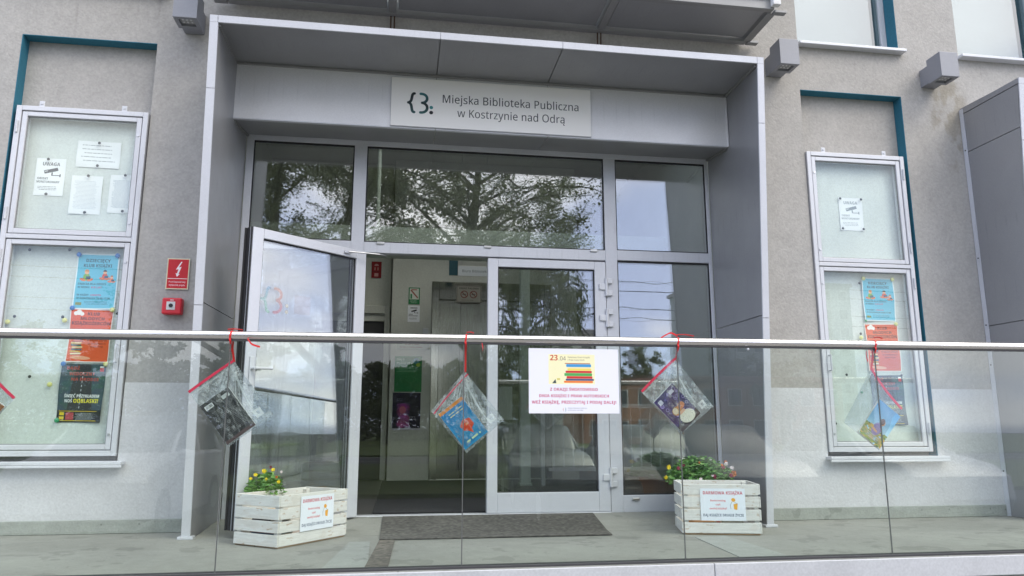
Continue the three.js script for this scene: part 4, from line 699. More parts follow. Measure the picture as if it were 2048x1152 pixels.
function crate(name, B, turn, L, D, H, gap, label, bookCols, noticeAt, nlabel) {
  const t = thing(name, label, 'crate', [B[0], 0, B[1]], turn, 'white slatted crates'); seed(Math.round(L * 1000));
  const th = 0.011, n = 4, sh = (H - gap * (n - 1) - 0.012) / n;
  const slat = (x0, x1, y0, y1, z0, z1) => { const g = rbox(x0, x1, y0, y1, z0, z1, 0.003, 1), uv = g.attributes.uv, ou = rr(0, 3), ov = rr(0, 3); for (let i = 0; i < uv.count; i++) uv.setXY(i, uv.getX(i) + ou, uv.getY(i) + ov); return g; };
  for (let i = 0; i < n; i++) {
    const y0 = 0.012 + i * (sh + gap), y1 = y0 + sh, j = () => rr(-0.0025, 0.0025);
    const sl = (x0, x1, z0, z1) => { const m = part('slat', slat(x0, x1, y0 + j(), y1 + j() - 0.001, z0, z1), M.wood, t); m.rotation.z = x1 - x0 > z1 - z0 ? rr(-0.003, 0.003) : 0; };
    sl(0, L, -th, 0); sl(0, L, -D, -D + th); sl(-th, 0 - 0.0005, -D + 0.001, -0.001); sl(L + 0.0005, L + th, -D + 0.001, -0.001);
  }
  for (const x of [0.002, L - 0.034]) for (const z of [-th - 0.034, -D + th + 0.002]) part('corner_post', slat(x, x + 0.032, 0.014, H - 0.012, z, z + 0.032), M.wood, t);
  for (let i = 0; i < 4; i++) part('bottom_slat', slat(0.001, L - 0.001, 0.001, 0.011, -D + 0.004 + i * (D / 4), -D - 0.006 + (i + 1) * (D / 4)), M.woodRaw, t);
  const nt = thing('crate_notice', nlabel, 'notice', [0, 0, 0]); nt.position.copy(new THREE.Vector3(noticeAt[0], noticeAt[1], 0.004).applyAxisAngle(new THREE.Vector3(0, 1, 0), turn).add(new THREE.Vector3(B[0], 0, B[1]))); nt.rotation.y = turn;
  const f = new THREE.PlaneGeometry(noticeAt[2], noticeAt[3], 8, 6), p = f.attributes.position; for (let i = 0; i < p.count; i++) p.setZ(i, 0.0012 + 0.0016 * Math.sin(p.getX(i) * 30 + 1) * Math.sin(p.getY(i) * 24));
  f.computeVertexNormals(); part('sheet', f, std({ map: crateNotice, roughness: 0.7, side: THREE.DoubleSide }), nt);
  bookCols.forEach(([col, y, off, desc], i) => {
    const bk = thing('crate_book', desc, 'book', [0, 0, 0]); const lp = new THREE.Vector3(off[0], y, off[1]).applyAxisAngle(new THREE.Vector3(0, 1, 0), turn); bk.position.set(B[0] + lp.x, lp.y, B[1] + lp.z); bk.rotation.y = turn + off[2];
    part('cover', merge([rbox(-0.07, 0.07, 0, 0.002, -0.1, 0.1, 0.0008, 1), rbox(-0.07, 0.07, 0.028, 0.030, -0.1, 0.1, 0.0008, 1), rbox(-0.072, -0.0702, 0, 0.03, -0.1, 0.1, 0.0008, 1)]), std({ color: lin(...col), roughness: 0.5 }), bk);
    part('page_block', rbox(-0.069, 0.067, 0.0025, 0.0275, -0.098, 0.098, 0.001, 1), M.page, bk);
  });
  return t;
}
crate('wooden_crate', [-0.672, 0.828], 0.92, 0.575, 0.365, 0.302, 0.0085, 'white slatted wooden crate standing at the open glass door', [[[0.75, 0.35, 0.03], 0.172, [0.10, -0.16, 0.1], 'orange book lying on top in the crate by the open door'], [[0.06, 0.05, 0.06], 0.142, [0.11, -0.18, -0.2], 'dark book under the orange one in the crate by the open door'], [[0.55, 0.42, 0.35], 0.012, [0.36, -0.17, 0.3], 'tan book at the bottom of the crate by the open door'], [[0.3, 0.08, 0.1], 0.075, [0.11, -0.18, 0.05], 'dark red book low in the crate by the open door'], [[0.5, 0.5, 0.55], 0.107, [0.10, -0.17, 0.0], 'grey book in the middle of the pile in the crate by the open door'], [[0.1, 0.2, 0.3], 0.043, [0.11, -0.17, 0.1], 'dark blue book near the bottom of the crate by the open door'], [[0.4, 0.35, 0.3], 0.012, [0.11, -0.17, 0.02], 'brown book lowest in the pile in the crate by the open door']], [0.305, 0.180, 0.290, 0.205], 'free book notice on the crate by the open door');
crate('wooden_crate', [1.878, 0.62], -0.24, 0.492, 0.380, 0.328, 0.013, 'white slatted wooden crate in front of the large pansy pot', [[[0.50, 0.22, 0.05], 0.045, [0.14, -0.16, 0.2], 'orange brown book in the crate by the pansy pot'], [[0.10, 0.05, 0.04], 0.012, [0.13, -0.17, 0.0], 'dark brown book lowest in the crate by the pansy pot'], [[0.55, 0.45, 0.30], 0.060, [0.34, -0.16, -0.1], 'straw coloured book in the crate by the pansy pot'], [[0.45, 0.10, 0.05], 0.030, [0.34, -0.17, 0.15], 'red book in the crate by the pansy pot']], [0.258, 0.195, 0.290, 0.205], 'free book notice on the crate by the pansy pot');

function pansyPot(x, z, R, potH, topY, nLeaf, flowers, label, sd, spread = 1.28) {
  const t = thing('pansy_pot', label, 'plant', [x, 0, z]); seed(sd);
  part('pot', new THREE.LatheGeometry([[0, 0.002], [R * 0.62, 0.002], [R * 0.66, 0.012], [R * 0.9, potH - 0.03], [R, potH - 0.028], [R, potH], [R * 0.92, potH], [R * 0.9, potH - 0.03], [0, potH - 0.03]].map((p) => new THREE.Vector2(...p)), 32), M.terracotta, t);
  part('soil', new THREE.CylinderGeometry(R * 0.89, R * 0.89, 0.008, 24).translate(0, potH - 0.022, 0), M.soil, t);
  const leafAt = (arr, px, py, pz, s) => { const q = new THREE.Quaternion().setFromEuler(new THREE.Euler(rr(-0.9, 0.6), rr(0, 6.28), rr(-0.7, 0.7))); const pts = [[0, 0, 0], [0.32, 0.06, 0.45], [0, 0.0, 1.05], [-0.32, 0.06, 0.45]].map((p) => new THREE.Vector3(...p).multiplyScalar(s).applyQuaternion(q).add(new THREE.Vector3(px, py, pz))); for (const k of [0, 1, 2, 0, 2, 3]) arr.push(pts[k].x, pts[k].y, pts[k].z); };
  const A = [], Bq = [], h = topY - potH + 0.03;
  for (let i = 0; i < nLeaf; i++) { const a = rr(0, 6.28), u = Math.sqrt(rnd()), hr = R * spread * u, hy = potH - 0.02 + (h * Math.sqrt(Math.max(0, 1 - u * u * 0.86))) * rr(0.35, 1); leafAt(rnd() < 0.6 ? A : Bq, hr * Math.cos(a), hy, hr * Math.sin(a), rr(0.022, 0.045)); }
  const geo = (v) => { const g = new THREE.BufferGeometry(); g.setAttribute('position', new THREE.Float32BufferAttribute(v, 3)); g.computeVertexNormals(); g.setAttribute('uv', new THREE.Float32BufferAttribute(new Float32Array((v.length / 3) * 2), 2)); return g; };
  part('foliage', geo(A), M.plantLeaf, t); part('foliage', geo(Bq), M.plantLeafB, t);
  for (const [fx, fy, fz, mat, sz = 0.022] of flowers) {
    const s = sz * 0.55;
    const v = []; const face = new THREE.Quaternion().setFromEuler(new THREE.Euler(rr(-0.5, 0.1), rr(-0.5, 0.5), rr(0, 6)));
    for (let k = 0; k < 5; k++) { const a0 = k * 1.2566, c = new THREE.Vector3(Math.cos(a0) * s * 0.55, Math.sin(a0) * s * 0.55, 0.002 * k); for (let m = 0; m < 8; m++) { const p = (q) => new THREE.Vector3(c.x + Math.cos(q) * s * 0.62, c.y + Math.sin(q) * s * 0.62, c.z + 0.004 * Math.cos(q * 2)); for (const w of [c, p(m * 0.785), p((m + 1) * 0.785)]) { const r = w.clone().applyQuaternion(face); v.push(r.x + fx, r.y + fy, r.z + fz); } } }
    part('flower', geo(v), mat, t);
  }
}
pansyPot(-0.845, 0.345, 0.072, 0.25, 0.405, 460, [[-0.055, 0.395, 0.06, M.petalYellow, 0.02], [0.0, 0.42, 0.07, M.petalYellow, 0.024], [0.055, 0.425, 0.06, M.petalYellow, 0.02], [0.02, 0.37, 0.09, M.petalYellow, 0.014], [0.075, 0.38, 0.05, M.petalOrange, 0.014], [-0.085, 0.37, 0.04, M.petalYellow, 0.017], [0.09, 0.35, 0.05, M.petalYellow, 0.018], [0.03, 0.44, 0.02, M.petalRed, 0.015], [0.10, 0.41, 0.02, M.petalWhite, 0.014]], 'small pot of yellow pansies behind the crate by the open door', 501, 1.6);
pansyPot(2.235, 0.05, 0.185, 0.27, 0.475, 1900, [[-0.245, 0.405, 0.02, M.petalYellow, 0.03], [-0.275, 0.33, 0.03, M.petalYellow, 0.024], [-0.20, 0.40, 0.10, M.petalRed, 0.024], [-0.16, 0.42, 0.10, M.petalRed, 0.02], [0.02, 0.345, 0.23, M.petalRed, 0.028], [0.0, 0.355, 0.235, M.petalWhite, 0.014], [0.11, 0.41, 0.17, M.petalRed, 0.03], [0.10, 0.425, 0.18, M.petalOrange, 0.018], [0.15, 0.43, 0.14, M.petalWhite, 0.026], [0.16, 0.35, 0.19, M.petalRed, 0.028], [-0.09, 0.33, 0.24, M.petalWhite, 0.02], [0.19, 0.44, 0.05, M.petalOrange, 0.022], [-0.06, 0.44, 0.15, M.petalOrange, 0.013], [0.05, 0.46, 0.10, M.petalWhite, 0.012], [0.215, 0.36, 0.12, M.petalOrange, 0.038], [0.20, 0.40, 0.13, M.petalWhite, 0.024]], 'large pot of pansies in dark red, white and yellow behind a crate', 502);

// ------------------------------------------------------------------ door mat
{
  const zs = [0.585, 0.36, -0.295], ys = [0.010, 0.010, 0.048], g = merge([slab([-0.10, ys[0], zs[0]], [1.40, ys[0], zs[0]], [1.425, ys[1], zs[1]], [-0.10, ys[1], zs[1]], [0, -0.0058, 0]), slab([-0.10, ys[1], zs[1]], [1.425, ys[1], zs[1]], [1.50, ys[2], zs[2]], [-0.10, ys[2], zs[2]], [0, -0.0058, 0])]);
  tag(part('door_mat', g, M.mat), 'grey brown rectangular door mat in front of the glass doors', 'mat');
}

// ------------------------------------------------------------------ things in the lobby
{
  const ZL = -4.0;
  const sh = thing('lift', 'stainless steel lift with double doors at the back of the lobby', 'lift', [0, RISE, ZL]);
  part('shaft_wall', merge([box(-0.13, 0.38, 0.001, 4.15, -1.9, -0.02), box(0.38, 1.95, 2.52, 4.15, -1.9, -0.02), box(1.95, 2.3, 0.001, 4.15, -1.9, -0.02)]), M.lobbyWall, sh);
  part('jamb', rbox(0.385, 0.475, 0.001, 2.51, -0.1, 0.0, 0.003), M.steelLift, sh); part('jamb', rbox(1.86, 1.945, 0.001, 2.51, -0.1, 0.0, 0.003), M.steelLift, sh);
  part('header', rbox(0.478, 1.857, 2.28, 2.51, -0.1, -0.004, 0.003), M.steelLift, sh);
  part('lift_door', rbox(0.478, 0.752, 0.012, 2.275, -0.10, -0.05, 0.003), M.steelLift, sh); part('lift_door', rbox(0.756, 1.857, 0.012, 2.275, -0.115, -0.06, 0.003), M.steelLift, sh);
  part('call_plate', rbox(0.27, 0.34, 1.75, 1.9, -0.019, -0.008, 0.003), M.steel, sh);
  part('sill', rbox(0.38, 1.95, 0.001, 0.012, -0.1, 0.02, 0.002), M.steel, sh);
  const flat = (name, tex, x0, x1, y0, y1, z, label, cat) => { const f = rbox(-(x1 - x0) / 2, (x1 - x0) / 2, -(y1 - y0) / 2, (y1 - y0) / 2, -0.001, 0.001, 0.0005, 1); const g = thing(name, label, cat, [(x0 + x1) / 2, (y0 + y1) / 2, z]); part('sheet', f, M.paper, g); part('print', new THREE.PlaneGeometry(x1 - x0 - 0.001, y1 - y0 - 0.001).translate(0, 0, 0.0018), printMat(tex), g); };
  const zw = ZL - 0.016;
  flat('evacuation_sign', canvasTex(256, 384, (g, w, h) => { g.fillStyle = '#2f7d4c'; g.fillRect(0, 0, w, h); g.fillStyle = '#d9dcd2'; g.fillRect(24, 24, w - 48, 250); g.strokeStyle = '#9c5a48'; g.lineWidth = 30; g.beginPath(); g.moveTo(50, 60); g.lineTo(210, 240); g.stroke(); g.fillStyle = '#b06a5a'; g.fillRect(60, 40, 130, 24); g.fillStyle = '#3c8a58'; g.fillRect(40, 150, 40, 110); lines(g, 40, 300, 180, 3, 24, 12, '#cfe6d4'); }), 0.08, 0.225, 2.25, 2.47, zw, 'green evacuation sign on the white wall beside the lift', 'sign');
  flat('camera_sheet', cameraSheet('#2c2f33'), 0.075, 0.228, 2.02, 2.235, zw, 'small camera warning sheet below the green evacuation sign', 'notice');
  flat('lobby_notice', canvasTex(512, 256, (g, w, h) => { g.fillStyle = '#b9bdb5'; g.fillRect(0, 0, w, h); lines(g, 120, 150, 280, 1, 40, 22, '#8d5a58'); lines(g, 40, 200, 430, 1, 40, 22, '#8d5a58'); }), -0.05, 0.36, 1.66, 1.84, zw, 'pale notice with two red lines beside the lift', 'notice');
  flat('green_poster', canvasTex(384, 540, (g, w, h) => { g.fillStyle = '#2b8650'; g.fillRect(0, 0, w, h); g.fillStyle = '#bfe2c4'; fit(g, 'DBAJ O', 80, 66, 110, 44); fit(g, 'PLANETĘ', 120, 120, 190, 44); lines(g, 30, 160, 320, 4, 24, 10, '#8fcaa0'); g.fillStyle = '#3f9ab0'; g.beginPath(); g.arc(300, 70, 46, 0, 7); g.fill(); g.fillStyle = '#a5c94a'; g.beginPath(); g.arc(330, 130, 30, 0, 7); g.fill(); }), -0.07, 0.272, 1.13, 1.58, zw, 'green poster with pale heading on the wall beside the lift', 'poster');
  flat('purple_poster', canvasTex(384, 540, (g, w, h) => { g.fillStyle = '#2b2440'; g.fillRect(0, 0, w, h); for (let i = 0; i < 90; i++) { g.fillStyle = `rgba(${120 + 90 * hash2(i, 1, 5)},${50 + 50 * hash2(i, 2, 5)},${110 + 80 * hash2(i, 3, 5)},0.25)`; g.beginPath(); g.ellipse(150 + 110 * (hash2(i, 4, 5) - 0.5), 330 + 300 * (hash2(i, 5, 5) - 0.5), 50, 34, 0.5, 0, 7); g.fill(); } g.fillStyle = '#c86a86'; g.beginPath(); g.ellipse(140, 250, 44, 56, 0, 0, 7); g.fill(); lines(g, 230, 350, 110, 2, 30, 14, '#c9c4d4'); lines(g, 60, 90, 90, 2, 26, 10, '#8a86b0'); g.fillStyle = '#d0cbd8'; g.fillRect(0, 515, w, 25); }), -0.085, 0.265, 0.66, 1.12, zw, 'dark purple poster under the green poster beside the lift', 'poster');
  flat('no_smoking_plate', canvasTex(400, 280, (g, w, h) => { g.fillStyle = '#9a978c'; g.fillRect(0, 0, w, h); g.strokeStyle = '#58544e'; g.lineWidth = 8; g.strokeRect(8, 8, w - 16, h - 16); g.fillStyle = '#4a4640'; fit(g, 'ZAKAZ PALENIA', w / 2, 60, 320, 40); g.strokeStyle = '#7a4038'; g.lineWidth = 14; for (const x of [126, 274]) { g.beginPath(); g.arc(x, 146, 54, 0, 7); g.stroke(); g.beginPath(); g.moveTo(x - 36, 108); g.lineTo(x + 36, 184); g.stroke(); g.fillRect(x - 30, 140, 60, 12); } lines(g, 80, 236, 240, 1, 20, 12, '#57534c'); }), 0.695, 1.02, 2.285, 2.512, ZL + 0.001, 'grey plate with two no smoking rings on the lift header', 'sign');
  // hanging direction sign
  const hs = thing('office_sign', 'hanging white sign with teal square reading office of the library', 'sign', [0.82, 2.62, -3.6]);
  part('teal_panel', rbox(-0.25, -0.14, -0.06, 0.16, -0.008, 0.008, 0.002), std({ color: lin(0.015, 0.07, 0.09), roughness: 0.5 }), hs);
  part('panel', rbox(-0.138, 0.28, -0.065, 0.065, -0.008, 0.008, 0.002), M.white, hs);
  part('print', new THREE.PlaneGeometry(0.40, 0.12).translate(0.071, 0, 0.0086), printMat(canvasTex(512, 154, (g, w, h) => { g.fillStyle = '#c9cdd0'; g.fillRect(0, 0, w, h); g.fillStyle = '#4f565c'; fit(g, 'Biuro Biblioteki', w / 2, 98, 410, 58, ''); })), hs);
  part('hanger', merge([rod([-0.1, 0.065, 0], [-0.1, 1.58, 0], 0.004, 6), rod([0.22, 0.065, 0], [0.22, 1.58, 0], 0.004, 6)]), M.steel, hs);
  // beam with post above, dark door, red signs, white railing
  const bm = thing('gallery_beam', 'pale green beam crossing the lobby behind the upper glass', 'beam', [0, 0, -3.1]);
  part('beam', rbox(-1.749, 3.199, 2.66, 3.0, -0.1, 0.08, 0.004), M.mint, bm); part('post', rod([-0.31, 3.0, 0], [-0.31, 4.199, 0], 0.022, 12), M.mint, bm);
  const dr = thing('lobby_door', 'dark inner door with pale frame to the side of the lift', 'door', [-0.62, RISE, -4.2]);
  part('leaf', rbox(-0.46, 0.44, 0.004, 2.05, -0.04, 0.0, 0.003), M.dark, dr); part('frame', merge([rbox(0.40, 0.47, 0.001, 2.2, -0.02, 0.05, 0.004), rbox(-0.54, -0.47, 0.001, 2.2, -0.02, 0.05, 0.004), rbox(-0.469, 0.399, 2.1, 2.2, -0.02, 0.05, 0.004)]), M.lobbyWall, dr); part('transom', rbox(-0.469, 0.399, 2.0, 2.098, -0.03, 0.02, 0.004), M.lobbyWall, dr);
  part('side_wall', box(-1.13, -0.545, 0.001, 4.15, -0.06, -0.02), M.lobbyWall, dr); part('upper_wall', box(-0.54, 0.47, 2.202, 4.15, -0.06, -0.02), M.lobbyWall, dr);
  flat('fire_point_sign', canvasTex(200, 340, (g, w, h) => { g.fillStyle = '#8f1f24'; g.fillRect(0, 0, w, h); g.fillStyle = '#c99a94'; g.beginPath(); g.arc(100, 90, 44, Math.PI, 0); g.fill(); g.fillRect(60, 120, 18, 60); g.fillRect(120, 120, 18, 60); g.fillStyle = '#4a1518'; g.fillRect(0, 206, w, 10); g.fillStyle = '#c99a94'; g.fillRect(60, 240, 80, 70); }), -0.41, -0.28, 2.62, 2.84, -4.213, 'red fire equipment sign high above the inner door', 'sign');
  const rl = thing('baluster_railing', 'white metal railing with thin balusters inside the lobby', 'railing', [1.70, RISE, -3.0]);
  part('top_rail', rbox(0, 1.45, 0.87, 0.92, -0.02, 0.02, 0.004), M.white, rl); part('bottom_rail', rbox(0, 1.45, 0.16, 0.20, -0.018, 0.018, 0.004), M.white, rl);
  for (let i = 0; i <= 11; i++) part('baluster', rod([0.06 + i * 0.115, 0.2, 0], [0.06 + i * 0.115, 0.87, 0], 0.008, 8), M.white, rl);
  part('post', rbox(-0.09, -0.045, 0.001, 0.98, -0.022, 0.022, 0.004), M.white, rl); part('post', rbox(1.455, 1.495, 0.001, 0.98, -0.022, 0.022, 0.004), M.white, rl);
  const pl = thing('lobby_pillar', 'pale green pillar beside the white baluster railing', 'pillar', [1.44, RISE, -3.08]);
  part('shaft', rbox(-0.055, 0.055, 0.03, 2.616, -0.055, 0.055, 0.004), M.mint, pl); part('base', rbox(-0.07, 0.07, 0.001, 0.03, -0.07, 0.07, 0.004), M.mint, pl);
  const dd = thing('neighbour_entrance', 'dark glazed entrance inside the further metal portal', 'entrance', [6.152, 0, 0]);
  for (const [a, b] of [[-1.258, -1.202], [0.6, 0.7], [2.574, 2.603]]) part('mullion', rbox(a, b, 0.001, 2.99, F0, F1, 0.004), M.frame, dd);
  for (const [a, b] of [[-1.201, 0.599], [0.701, 2.573]]) { part('pane', box(a, b, 0.12, 2.93, F1 - 0.046, F1 - 0.022), M.glazing, dd); part('rail', rbox(a, b, 2.93, 2.99, F0, F1 - 0.002, 0.004), M.frame, dd); part('rail', rbox(a, b, 0.001, 0.12, F0, F1 - 0.002, 0.004), M.frame, dd); }
}

// ------------------------------------------------------------------ what the glass mirrors: cars, trees, pole, houses across the road
function car(x, z, turn, paint, label, scale = 1) {
  const t = thing('parked_car', label, 'car', [x, STREET, z], turn, 'cars parked before the terrace');
  const W = 0.86; // half width; nose towards +z before turning
  const prof = [[-2.05, 0.30], [-2.10, 0.62], [-2.02, 0.90], [-1.60, 0.96], [0.95, 0.98], [1.75, 0.86], [2.05, 0.70], [2.10, 0.42], [2.02, 0.26], [-1.9, 0.24]];
  const ext = (pts, hw, bev) => { const s = new THREE.Shape(pts.map((p) => new THREE.Vector2(p[0], p[1]))); const g = new THREE.ExtrudeGeometry(s, { depth: (hw - bev) * 2, bevelEnabled: true, bevelSize: bev, bevelThickness: bev, bevelSegments: 3, curveSegments: 8 }); g.translate(0, 0, -(hw - bev)); g.rotateY(-Math.PI / 2); return toCreasedNormals(g, 0.6); };
  part('body', ext(prof, W, 0.07), paint, t);
  const cab = [[-1.85, 0.94], [-1.50, 1.34], [-0.60, 1.45], [0.15, 1.42], [1.02, 0.96]];
  const g = ext(cab, W - 0.10, 0.10); part('windows', g, M.carGlass, t);
  part('roof', ext([[-1.48, 1.375], [-0.60, 1.47], [0.14, 1.445], [0.18, 1.465], [-0.60, 1.50], [-1.50, 1.405]], W - 0.17, 0.015), paint, t);
  for (const s of [-1, 1]) { part('pillar', merge([rod([s * (W - 0.04), 0.99, 1.0], [s * (W - 0.17), 1.46, 0.12], 0.03, 8), rod([s * (W - 0.03), 0.99, -0.35], [s * (W - 0.15), 1.47, -0.4], 0.03, 8), rod([s * (W - 0.04), 0.98, -1.8], [s * (W - 0.17), 1.40, -1.45], 0.04, 8)]), paint, t);
    part('headlight', new THREE.SphereGeometry(0.16, 16, 10).scale(1.2, 0.55, 0.6).translate(s * 0.60, 0.70, 1.99), M.carLamp, t); part('mirror', new THREE.SphereGeometry(0.1, 12, 8).scale(1.1, 0.7, 0.6).translate(s * (W + 0.06), 1.02, 0.72), paint, t);
    for (const zz of [-1.32, 1.32]) { const wh = part('wheel', rod([s * (W - 0.20), 0.31, zz], [s * (W + 0.01), 0.31, zz], 0.31, 24), M.gasket, t); part('rim', rod([s * (W - 0.02), 0.31, zz], [s * (W + 0.018), 0.31, zz], 0.20, 16), M.steel, wh); } }
  part('grille', rbox(-0.36, 0.36, 0.50, 0.64, 2.06, 2.115, 0.02), M.gasket, t); part('bumper', rbox(-0.80, 0.80, 0.27, 0.45, 2.02, 2.14, 0.05), paint, t); part('number_plate', rbox(-0.26, 0.26, 0.36, 0.46, 2.141, 2.15, 0.004), M.white, t);
  t.scale.setScalar(scale);
}
M.carGlass = phy({ color: lin(0.03, 0.035, 0.04), roughness: 0.22 });
M.carLamp = std({ color: lin(0.7, 0.72, 0.75), roughness: 0.1, metalness: 0.6 });
const paintOf = (r, g, b) => phy({ color: lin(r, g, b), roughness: 0.35, clearcoat: 0.5, clearcoatRoughness: 0.2 });
car(-4.1, 10.2, Math.PI, paintOf(0.62, 0.62, 0.62), 'white car parked nose-in facing the terrace', 1.08);
car(3.0, 10.4, Math.PI, paintOf(0.05, 0.055, 0.06), 'charcoal car parked nose-in facing the glass doors');
car(5.6, 10.6, Math.PI, paintOf(0.20, 0.21, 0.23), 'mid grey car parked beside the charcoal car');
car(8.6, 10.3, Math.PI, paintOf(0.55, 0.56, 0.57), 'white car parked beside the mid grey car');

function tube(pts, r0, r1, seg = 7) {
  const c = new THREE.CatmullRomCurve3(pts.map((p) => new THREE.Vector3(...p))), n = pts.length * 3, g = new THREE.TubeGeometry(c, n, 1, seg, false), p = g.attributes.position;
  for (let i = 0; i <= n; i++) { const q = c.getPoint(i / n), r = r0 + (r1 - r0) * (i / n); for (let k = 0; k <= seg; k++) { const j = i * (seg + 1) + k; p.setXYZ(j, q.x + (p.getX(j) - q.x) * r, q.y + (p.getY(j) - q.y) * r, q.z + (p.getZ(j) - q.z) * r); } }
  g.computeVertexNormals(); return g;
}
function tree(name, label, x, z, H, crown, nLeaf, lean, leafMat, sd, r0 = 0.26, droop = 0, group_) {
  const t = thing(name, label, 'tree', [x, STREET, z], 0, group_); seed(sd);
  const top = [lean[0], H * 0.82, lean[1]], wood = [tube([[0, 0, 0], [lean[0] * 0.15, H * 0.25, lean[1] * 0.2], [lean[0] * 0.5, H * 0.55, lean[1] * 0.5], top], r0, r0 * 0.25, 9)], tips = [];
  for (let i = 0; i < crown.limbs; i++) {
    const f = rr(0.25, 0.85), a = rr(0, 6.283), s = [lean[0] * f * f, H * f * 0.82, lean[1] * f * f], len = crown.r * rr(0.6, 1.15) * (1.25 - 0.5 * f);
    const e = [s[0] + Math.cos(a) * len, s[1] + len * rr(0.15, 0.75) * (1 - droop), s[2] + Math.sin(a) * len * 0.8], m = [(s[0] + e[0]) / 2, (s[1] + e[1]) / 2 + len * 0.12, (s[2] + e[2]) / 2];
    wood.push(tube([s, m, e], r0 * 0.34 * (1.1 - f * 0.6), 0.02, 6));
    for (let k = 0; k < 6; k++) { const u = rr(0.3, 1), b = [s[0] + (e[0] - s[0]) * u, s[1] + (e[1] - s[1]) * u + len * 0.1, s[2] + (e[2] - s[2]) * u], q = [b[0] + rr(-1, 1) * crown.r * 0.35, b[1] + rr(-0.4, 0.8) * crown.r * 0.3 - droop * rr(0.3, 1) * crown.r * 0.6, b[2] + rr(-1, 1) * crown.r * 0.3]; wood.push(tube([b, [(b[0] + q[0]) / 2, (b[1] + q[1]) / 2 + 0.15, (b[2] + q[2]) / 2], q], 0.03, 0.008, 4)); tips.push([b, q]); }
  }
  part('trunk', merge(wood), M.bark, t);
  const v = new Float32Array(nLeaf * 18); let o = 0; const q = new THREE.Quaternion(), E = new THREE.Euler(), P = [new THREE.Vector3(), new THREE.Vector3(), new THREE.Vector3(), new THREE.Vector3()];
  for (let i = 0; i < nLeaf; i++) {
    const [b, e] = tips[Math.floor(rnd() * tips.length)], u = Math.pow(rnd(), 0.7), sp = crown.r * 0.10, c = [b[0] + (e[0] - b[0]) * u + (rnd() + rnd() - 1) * sp, b[1] + (e[1] - b[1]) * u + (rnd() + rnd() - 1) * sp - droop * rnd() * 1.6, b[2] + (e[2] - b[2]) * u + (rnd() + rnd() - 1) * sp], s = crown.leaf * rr(0.6, 1.25);
    q.setFromEuler(E.set(rr(-1.2, 1.2), rr(0, 6.283), rr(-1.2, 1.2)));
    P[0].set(0, 0, 0); P[1].set(0.36 * s, 0.05 * s, 0.5 * s); P[2].set(0, 0, s); P[3].set(-0.36 * s, 0.05 * s, 0.5 * s); if (droop > 0.3) { for (const w of P) w.set(w.x * 0.6, -w.z * 1.2, w.y); }
    for (const w of P) { if (droop <= 0.3) w.applyQuaternion(q); else w.applyAxisAngle(new THREE.Vector3(0, 1, 0), E.y); w.x += c[0]; w.y += c[1]; w.z += c[2]; }
    for (const k of [0, 1, 2, 0, 2, 3]) { v[o++] = P[k].x; v[o++] = P[k].y; v[o++] = P[k].z; }
  }
  const g = new THREE.BufferGeometry(); g.setAttribute('position', new THREE.BufferAttribute(v, 3)); g.computeVertexNormals(); part('crown', g, leafMat, t);
}
tree('street_tree', 'tall leafy tree with mossy trunk on the lawn, furthest from the pole', -5.0, 21.5, 16, { limbs: 30, r: 4.0, leaf: 0.12 }, 21000, [0.4, 0], M.leafA, 901, 0.34, 0.1, 'trees on the lawn');
tree('street_tree', 'tall forked tree leaning towards the willow on the lawn', -2.9, 22.2, 17, { limbs: 32, r: 4.4, leaf: 0.12 }, 24000, [1.4, 0.3], M.leafA, 902, 0.32, 0.1, 'trees on the lawn');
tree('street_tree', 'broad spreading tree beside the drooping willow', 2.3, 23.0, 17, { limbs: 44, r: 5.4, leaf: 0.12 }, 38000, [0.9, 0], M.leafA, 903, 0.38, 0.1, 'trees on the lawn');
tree('willow_tree', 'drooping willow on the lawn near the utility pole', 4.4, 20.5, 11, { limbs: 26, r: 2.4, leaf: 0.15 }, 13000, [0.3, 0], M.leafB, 904, 0.22, 0.55);
[[12, 58, 9], [24, 66, 11], [-14, 62, 10], [-24, 60, 12], [36, 74, 12], [4, 70, 9], [-6, 66, 11], [17, 80, 13], [-10, 54, 10], [-17, 52, 9], [-30, 56, 11], [-1, 56, 8], [8, 60, 9], [-36, 66, 13], [31, 55, 8]].forEach(([x, z, h], i) => tree('far_tree', 'bushy green tree across the road among the houses', x, z, h, { limbs: 18, r: h * 0.28, leaf: 0.28 }, 7000, [0.2, 0], i % 2 ? M.leafA : M.leafB, 950 + i, 0.25, 0, 'trees across the road'));
{ // far wood closing the view across the road
  seed(977); const n = 46000, v = new Float32Array(n * 18); let o = 0; const q = new THREE.Quaternion(), E = new THREE.Euler();
  for (let i = 0; i < n; i++) {
    const x = rr(-75, 16), top = 5.2 + 3.2 * fbm(x * 0.16, 2, 0, 981, 3) * (0.7 + 0.6 * vnoise(x * 0.5, 5, 0, 983)), y = STREET + 0.1 + top * Math.pow(rnd(), 0.8), z = 78 + rr(-2.5, 2.5) * Math.sqrt(Math.max(0.05, 1 - (y - STREET) / (top + 0.4))), s = rr(0.25, 0.6);
    q.setFromEuler(E.set(rr(-1.3, 1.3), rr(0, 6.283), rr(-1.3, 1.3)));
    const P = [[0, 0, 0], [0.4 * s, 0.06 * s, 0.5 * s], [0, 0, s], [-0.4 * s, 0.06 * s, 0.5 * s]].map((p) => new THREE.Vector3(...p).applyQuaternion(q));
    for (const k of [0, 1, 2, 0, 2, 3]) { v[o++] = P[k].x + x; v[o++] = P[k].y + y; v[o++] = P[k].z + z; }
  }
  const g = new THREE.BufferGeometry(); g.setAttribute('position', new THREE.BufferAttribute(v, 3)); g.computeVertexNormals();
  const m = part('far_wood', g, M.leafA); tag(m, 'dense green wood closing the view across the road', 'wood'); m.userData.kind = 'stuff';
}
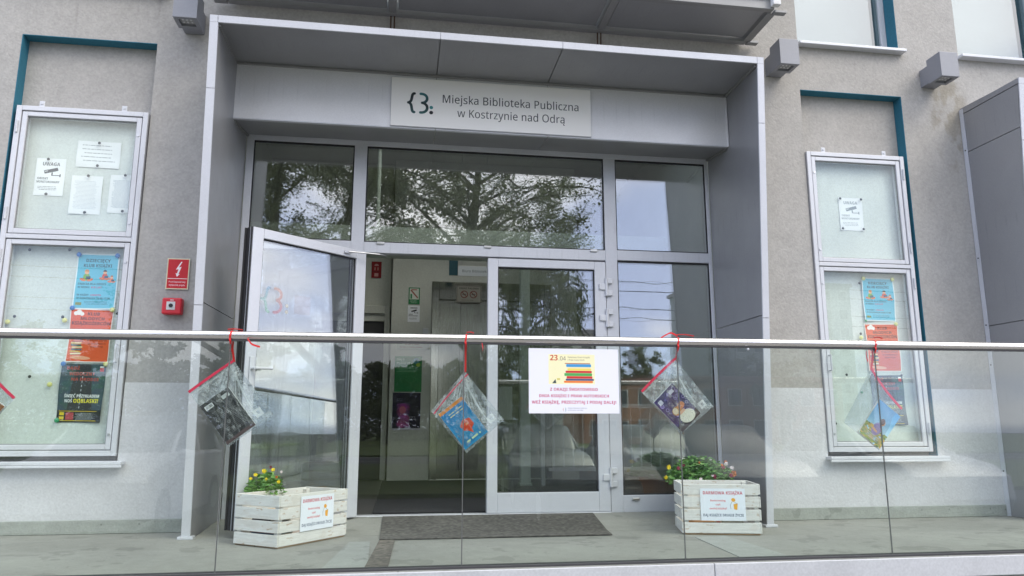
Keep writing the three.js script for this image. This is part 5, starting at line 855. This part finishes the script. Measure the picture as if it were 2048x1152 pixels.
{
  const t = thing('utility_pole', 'lattice braced utility pole with wires beside the road', 'pole', [8.9, STREET, 26.5]);
  part('mast', rod([0, 0, 0], [0, 8.4, 0], 0.11, 12), M.dark, t); part('brace', merge([rod([0.1, 4.2, 0], [-1.1, 6.4, 0], 0.04), rod([0.1, 5.0, 0], [-1.1, 6.4, 0], 0.03), rod([-1.1, 6.2, 0], [0, 6.6, 0], 0.05)]), M.dark, t);
  part('insulator', merge([rbox(-1.25, -0.95, 6.1, 6.5, -0.1, 0.1, 0.04), rod([-1.15, 6.5, 0], [-1.15, 7.7, 0], 0.03), rod([-0.95, 6.5, 0], [-0.95, 7.7, 0], 0.03)]), M.dark, t);
  for (const [y, dz] of [[6.4, 0], [6.9, 0.1], [7.7, -0.1], [8.2, 0.2]]) part('wire', tube([[-40, y + 0.3, dz], [-20, y - 0.3, dz], [0, y, dz], [22, y - 0.35, dz], [45, y + 0.3, dz]], 0.018, 0.018, 5), M.dark, t);
}
function house(x, z, w, d, h, nx, ny, col, roofCol, label) {
  const t = thing('house_block', label, 'building', [x, STREET, z], 0, 'buildings across the road'), wm = std({ color: lin(...col), map: paintMap, roughness: 0.9 });
  part('wall', box(-w / 2, w / 2, 0.1, h, -d / 2, d / 2), wm, t); part('roof', rbox(-w / 2 - 0.3, w / 2 + 0.3, h, h + 0.5, -d / 2 - 0.3, d / 2 + 0.3, 0.05), std({ color: lin(...roofCol), roughness: 0.9 }), t);
  const ww = (w / nx) * 0.5, wh = (h / ny) * 0.5;
  for (let i = 0; i < nx; i++) for (let j = 0; j < ny; j++) { const cx = -w / 2 + (i + 0.5) * (w / nx), cy = (j + 0.52) * (h / ny); const wi = part('window', rbox(cx - ww / 2 - 0.08, cx + ww / 2 + 0.08, cy - wh / 2 - 0.08, cy + wh / 2 + 0.08, -d / 2 - 0.05, -d / 2 - 0.001, 0.01, 1), M.white, t); part('pane', box(cx - ww / 2, cx + ww / 2, cy - wh / 2, cy + wh / 2, -d / 2 - 0.06, -d / 2 - 0.052), M.carGlass, wi); }
}
house(27, 62, 22, 9, 5.2, 10, 2, [0.40, 0.20, 0.12], [0.2, 0.1, 0.08], 'low red brown block with two rows of windows across the road');
house(22.5, 92, 10, 10, 13.5, 4, 5, [0.60, 0.58, 0.52], [0.3, 0.3, 0.3], 'tall pale block standing behind the low red brown block');
house(52, 96, 22, 12, 21, 9, 8, [0.42, 0.46, 0.47], [0.3, 0.3, 0.3], 'wide grey tower block with a grid of windows across the road');
renderer.render(scene, camera);
